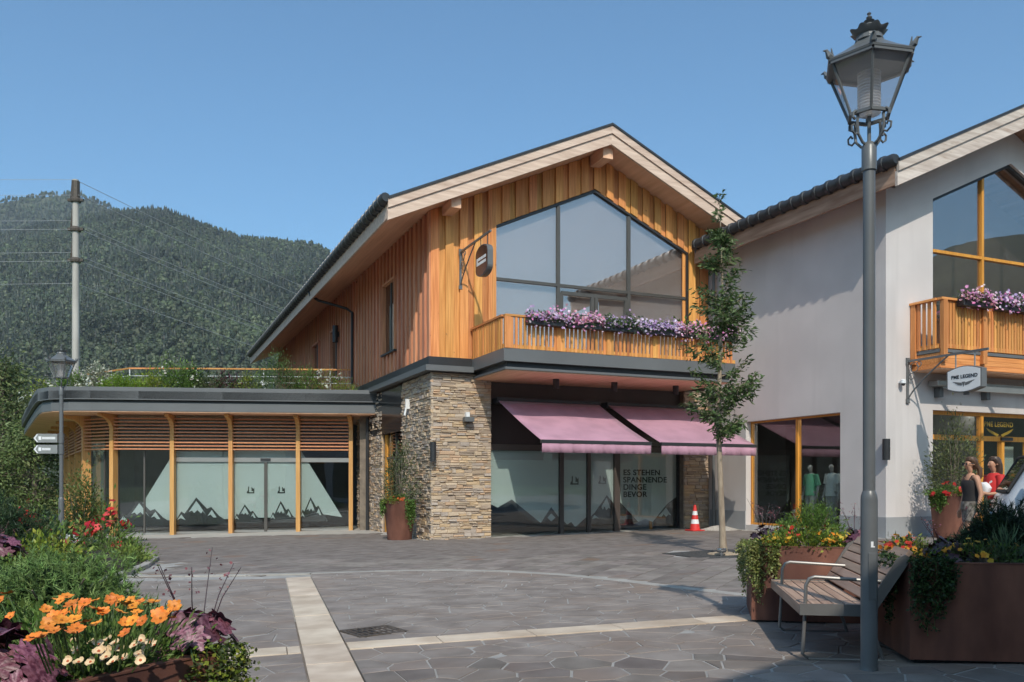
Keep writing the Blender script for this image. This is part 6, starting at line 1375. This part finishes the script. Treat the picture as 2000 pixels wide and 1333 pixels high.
loft([(0, 0, .96, .118, .150), (0, 0, 1.08, .105, .132), (0.012, 0, 1.20, .122, .147), (.015, 0, 1.28, .118, .150), (.01, 0, 1.315, .10, .142)], False).build('top', MT['cloth_black'], p1, smooth=True)
for s in (-1, 1): MB().tube([(.085, s*.085, 1.30), (.05, s*.10, 1.385), (-.03, s*.10, 1.395), (-.075, s*.085, 1.31)], .009, 6).build('strap', MT['cloth_black'], p1)
loft([(0, 0, .97, .125, .158), (0, 0, .90, .135, .172), (0, 0, .84, .13, .172)], True).build('shorts', MT['cloth_camo'], p1, smooth=True)
for sd in 'lr': trouser(J, sd, .64, .098, .092).build('shorts_leg', MT['cloth_camo'], p1, smooth=True); a = Vector(J['an'+sd][:3]); MB().box(a.x-.06, a.x+.18, a.y-.045, a.y+.045, 0, .06).build('shoe', MT['shoe'], p1, bevel=.02)
p2, J = figure((7.92, 13.95, gz(7.92)), rad(184), 'woman in red shirt and white trousers holding a phone and white bundle', {'l': ((.0, .22, 1.10), (.20, .15, 1.08), (.26, .12, 1.10), (1, -.2, .3)), 'r': ((.0, -.23, 1.09), (.22, -.15, 1.06), (.28, -.11, 1.07), (1, .3, .1))}, MT['skin_tan'], .1)
hair(p2, MT['hair_dark'], True); eyes(p2)
loft([(0, 0, .90, .138, .17), (0, 0, 1.05, .125, .155), (0.01, 0, 1.20, .135, .165), (.005, 0, 1.32, .12, .168), (0, 0, 1.40, .085, .125), (0, 0, 1.425, .06, .07)], False).build('shirt', MT['cloth_red'], p2, smooth=True)
for sd in 'lr': sleeve(J, sd, -.1, .62, .068, .066).build('sleeve', MT['cloth_red'], p2, smooth=True); trouser(J, sd, .1, .105, .075).build('trouser_leg', MT['cloth_white'], p2, smooth=True); a = Vector(J['an'+sd][:3]); MB().box(a.x-.06, a.x+.18, a.y-.045, a.y+.045, 0, .06).build('shoe', MT['shoe'], p2, bevel=.02)
loft([(0, 0, .93, .13, .165), (0, 0, .86, .135, .17), (0, 0, .80, .12, .165)], True).build('trouser_top', MT['cloth_white'], p2, smooth=True)
M2 = rootmat(p2); q = M2 @ Vector((.36, .10, 1.14)); e = empty('phone', q, rad(184), 'dark phone held out by the woman in the red shirt', 'phone'); MB().obox((0, 0, 0), (.15, .012, .075), Matrix.Rotation(rad(-25), 3, 'Y')).build('case', MT['metal_dark'], e, bevel=.004); MB().obox((0, .0075, 0), (.135, .002, .065), Matrix.Rotation(rad(-25), 3, 'Y')).build('screen', MT['steel_trim'], e)
q = M2 @ Vector((.17, -.0, 1.18)); o = loft([(0, 0, -.10, .03, .05), (0, 0, -.07, .08, .11), (0.01, 0, 0, .10, .13), (-.01, .01, .06, .085, .11), (0, 0, .095, .03, .04)]).build('cloth_bundle', MT['cloth_white'], smooth=True); o.location = q; tag(o, 'folded white cloth bundle on the arm of the woman in red', 'bundle')
# mannequins behind the side shop window
mat('mannequin_grey', (.30, .30, .30), .5, var=.03); mat('cloth_green', (.10, .33, .20), .85, var=.1); mat('cloth_grey', (.26, .28, .27), .85, var=.1); mat('cloth_pale', (.55, .60, .58), .85, var=.06)
hang = {'l': ((-.02, .23, 1.10), (.04, .25, .88), (.06, .25, .81), (.2, 0, -1)), 'r': ((-.02, -.23, 1.10), (.04, -.25, .88), (.06, -.25, .81), (.2, 0, -1))}
def dummy(hx_, hy_, rz, lab, top, short):
    X, Y = h2w(hx_, hy_); m, J = figure((X, Y, .30), rz, lab, hang, MT['mannequin_grey'], .05, name='mannequin', cat='mannequin', group='mannequins behind the shop window')
    loft([(0, 0, .84, .155, .19), (0, 0, 1.05, .14, .175), (0, 0, 1.22, .145, .18), (0, 0, 1.34, .125, .18), (0, 0, 1.41, .08, .11)], False).build('shirt', top, m, smooth=True)
    for sd in 'lr': sleeve(J, sd, -.1, .8 if short else 1.0, .075, .075).build('sleeve', top, m, smooth=True); trouser(J, sd, .1, .105, .07).build('trouser_leg', MT['cloth_grey'], m, smooth=True)
    MB().lathe([(.22, -.08), (.22, -.06), (.02, -.05)], 16).build('stand', MT['steel_trim'], m); return m
dummy(9.22, -4.42, HA+math.pi, 'mannequin in an open white shirt and grey trousers behind the side window', MT['cloth_pale'], True)
m2 = dummy(9.28, -3.62, HA+math.pi, 'mannequin in a green hooded top behind the side window', MT['cloth_green'], False)
# ================================================================== VAN (only its nose reaches into view)
vn = empty('vintage_van', (6.30, 10.9, gz(7)), rad(-24), 'pale grey vintage van parked behind the long shaded planter', 'van')
prof = [(.06, .32), (.0, .45), (-.02, .70), (.0, .95), (.05, 1.10), (.09, 1.14), (.30, 1.50), (.44, 1.68), (.62, 1.76), (3.4, 1.78), (3.6, 1.70), (3.66, 1.1), (3.66, .45), (3.6, .32)]
vb = MB(); sec = [(0, .16), (.04, .06), (.14, 0), (1.46, 0), (1.56, .06), (1.60, .16)]; n = len(prof); vs = []
for y, ins in sec:
    cx, cz = 1.8, 1.0
    vs += [(x+(ins if x < 1 else -ins)*(.9 if z < 1.2 else .7), y, z-(ins*.5 if z > 1.5 else 0)) for x, z in prof]
vb.add(vs, [(i*n+k, i*n+(k+1) % n, (i+1)*n+(k+1) % n, (i+1)*n+k) for i in range(len(sec)-1) for k in range(n)]+[tuple(range(n)), tuple(range((len(sec)-1)*n, len(sec)*n))[::-1]])
vb.build('body', MT['van_paint'], vn, smooth=True)
MB().prism([(.33, 1.16), (.50, 1.50), (.62, 1.60), (1.02, 1.60), (1.02, 1.16)], 'y', -.008, .02).build('side_window', MT['glass_dark'], vn); MB().prism([(1.15, 1.16), (1.15, 1.60), (2.1, 1.60), (2.1, 1.16)], 'y', -.008, .02).build('side_window', MT['glass_dark'], vn)
ws = MB(); ws.add([(.10, .22, 1.17), (.10, 1.38, 1.17), (.36, 1.34, 1.60), (.36, .26, 1.60), (.07, .22, 1.19), (.07, 1.38, 1.19), (.33, 1.34, 1.62), (.33, .26, 1.62)], [(0, 1, 2, 3), (4, 5, 6, 7), (0, 1, 5, 4), (1, 2, 6, 5), (2, 3, 7, 6), (3, 0, 4, 7)]); ws.build('windscreen', MT['glass_dark'], vn)
wf = MB(); 
for a, b in (((.075, .20, 1.16), (.075, 1.40, 1.16)), ((.075, .20, 1.16), (.335, .24, 1.63)), ((.075, 1.40, 1.16), (.335, 1.36, 1.63)), ((.335, .24, 1.63), (.335, 1.36, 1.63))): wf.tube([a, b], .022, 6)
wf.build('windscreen_seal', MT['rubber'], vn, smooth=True)
MB().box(-.035, .0, .1, 1.5, .985, 1.005).build('trim_strip', MT['rubber'], vn); MB().box(.3, 1.1, -.012, .0, 1.10, 1.13).build('side_trim', MT['white_paint'], vn)
MB().box(-.10, .0, .02, 1.58, .42, .54).build('bumper', MT['chrome'], vn, bevel=.03); MB().box(.26, .28, -.006, .0, .36, 1.12).build('door_seam', MT['rubber'], vn); MB().box(1.08, 1.10, -.006, .0, .36, 1.7).build('door_seam', MT['rubber'], vn); MB().box(.92, 1.04, -.04, .0, .96, .99).build('door_handle', MT['chrome'], vn)
for y in (.3, 1.3):
    m = MB().lathe([(.0, .05), (.07, .045), (.10, .02), (.11, 0)], 18).build('headlight', MT['chrome'], vn, smooth=True); m.matrix_local = Matrix.Translation((-.0, y, .82)) @ Matrix.Rotation(rad(-90), 4, 'Y')
for x in (.75, 2.9):
    for y in (.02, 1.42):
        t = MB().lathe([(.18, 0), (.30, 0), (.31, .03), (.31, .13), (.30, .16), (.18, .16)], 24, cap=False).build('wheel', MT['rubber'], vn, smooth=True); t.matrix_local = Matrix.Translation((x, y+.16, .31)) @ Matrix.Rotation(rad(90), 4, 'X')
        MB().lathe([(.0, .155), (.08, .15), (.18, .12), (.19, .16)], 20, cap=False).build('rim', MT['chrome'], t, smooth=True)
MB().tube([(.34, -.0, 1.22), (.30, -.14, 1.25)], .012, 6).build('mirror_arm', MT['rubber'], vn); MB().box(.27, .30, -.24, -.10, 1.16, 1.34).build('mirror', MT['rubber'], vn, bevel=.01)
# ================================================================== TREES ON THE LEFT
def tree(loc, h, r, n, ls, pal, lab, k=70, group='trees left of the pavilion', low=.12):
    e = empty('garden_tree', loc, 0, lab, 'tree', group); L = Vector(loc); t = MB(); t.tube([L, L+Vector((.05, 0, h*.35)), L+Vector((-.05, .05, h*.95))], [.22, .16, .03], 9); t.build('trunk', MT['bark'], e, smooth=True, world=True); b = MB(); P = []; D = []
    for i in range(k):
        z = R.uniform(low, .98)**.85; a = R.uniform(0, 6.28); rr = r*(math.sin(math.pi*min(1, max(.12, (z*.92+.08)))**.9))**.7*R.uniform(.55, 1.08)
        c = L+Vector((math.cos(a)*rr, math.sin(a)*rr, z*h-rr*.12)); s0 = L+Vector((0, 0, z*h*.85)); b.tube([s0, s0.lerp(c, .5)+Vector((0, 0, .15)), c], [.05, .03, .01], 5); cs = R.uniform(.16, .30)*r
        m = n//k; g = NR.normal(size=(m, 3))*np.array([cs, cs, cs*.75]); g[:, 2] -= np.abs(g[:, 0])*.25; P.append(np.array(c)+g); dd = nrm(g+NR.normal(size=(m, 3))*.25*cs); dd[:, 2] -= .35; D.append(dd)
    b.build('limbs', MT['bark'], e, world=True); P = np.concatenate(P); leaves('crown', P, np.concatenate(D), NR.uniform(.7, 1.3, len(P))*ls, tints(len(P), None, .3, pal), MT['leaf'], e, .4); return e
tree((-27.6, 46, -.58), 8.6, 2.3, 13000, .22, [(.13, .165, .06), (.17, .20, .08), (.085, .12, .04)], 'tall drooping olive green tree at the left of the pavilion', 80)
tree((-24.3, 43.2, -.55), 5.0, 1.75, 10000, .18, [(.15, .20, .07), (.19, .235, .09), (.10, .145, .045)], 'rounded lighter green tree right beside the pavilion end', 70)
tree((-27.0, 42.5, -.58), 4.4, 1.6, 7000, .18, [(.05, .08, .03), (.07, .10, .035)], 'dark bushy tree below the tall drooping tree', 60, low=.05)
tree((-33.5, 52, -.58), 9.5, 3.0, 9000, .25, [(.07, .10, .04), (.05, .08, .03)], 'dark tree standing behind the tall drooping tree', 70)
# tall grass along the road
n = 9000; X = NR.uniform(-46, -25, n); Y = NR.uniform(57.5, 66, n); Pg = np.stack([X, Y, np.full(n, -.58)], 1); Dg = np.stack([NR.normal(0, .18, n), NR.normal(0, .18, n), np.ones(n)], 1)
tag(leaves('grass', Pg, Dg, NR.uniform(.5, 1.1, n), tints(n, None, .3, [(.16, .19, .06), (.22, .22, .09), (.11, .15, .04)]), MT['leaf'], None, .07, kind='stuff', tri=True), 'tall meadow grass along the road left of the pavilion', 'grass')
SMALL = {'foliage', 'blossoms', 'buds', 'stalk', 'strand', 'stem', 'flower_stem', 'needles', 'inner_needles', 'branches', 'limbs', 'crown'}
for o in bpy.data.objects:
    if o.type == 'MESH' and o.parent and o.name.split('.')[0] in SMALL: o['kind'] = 'stuff'
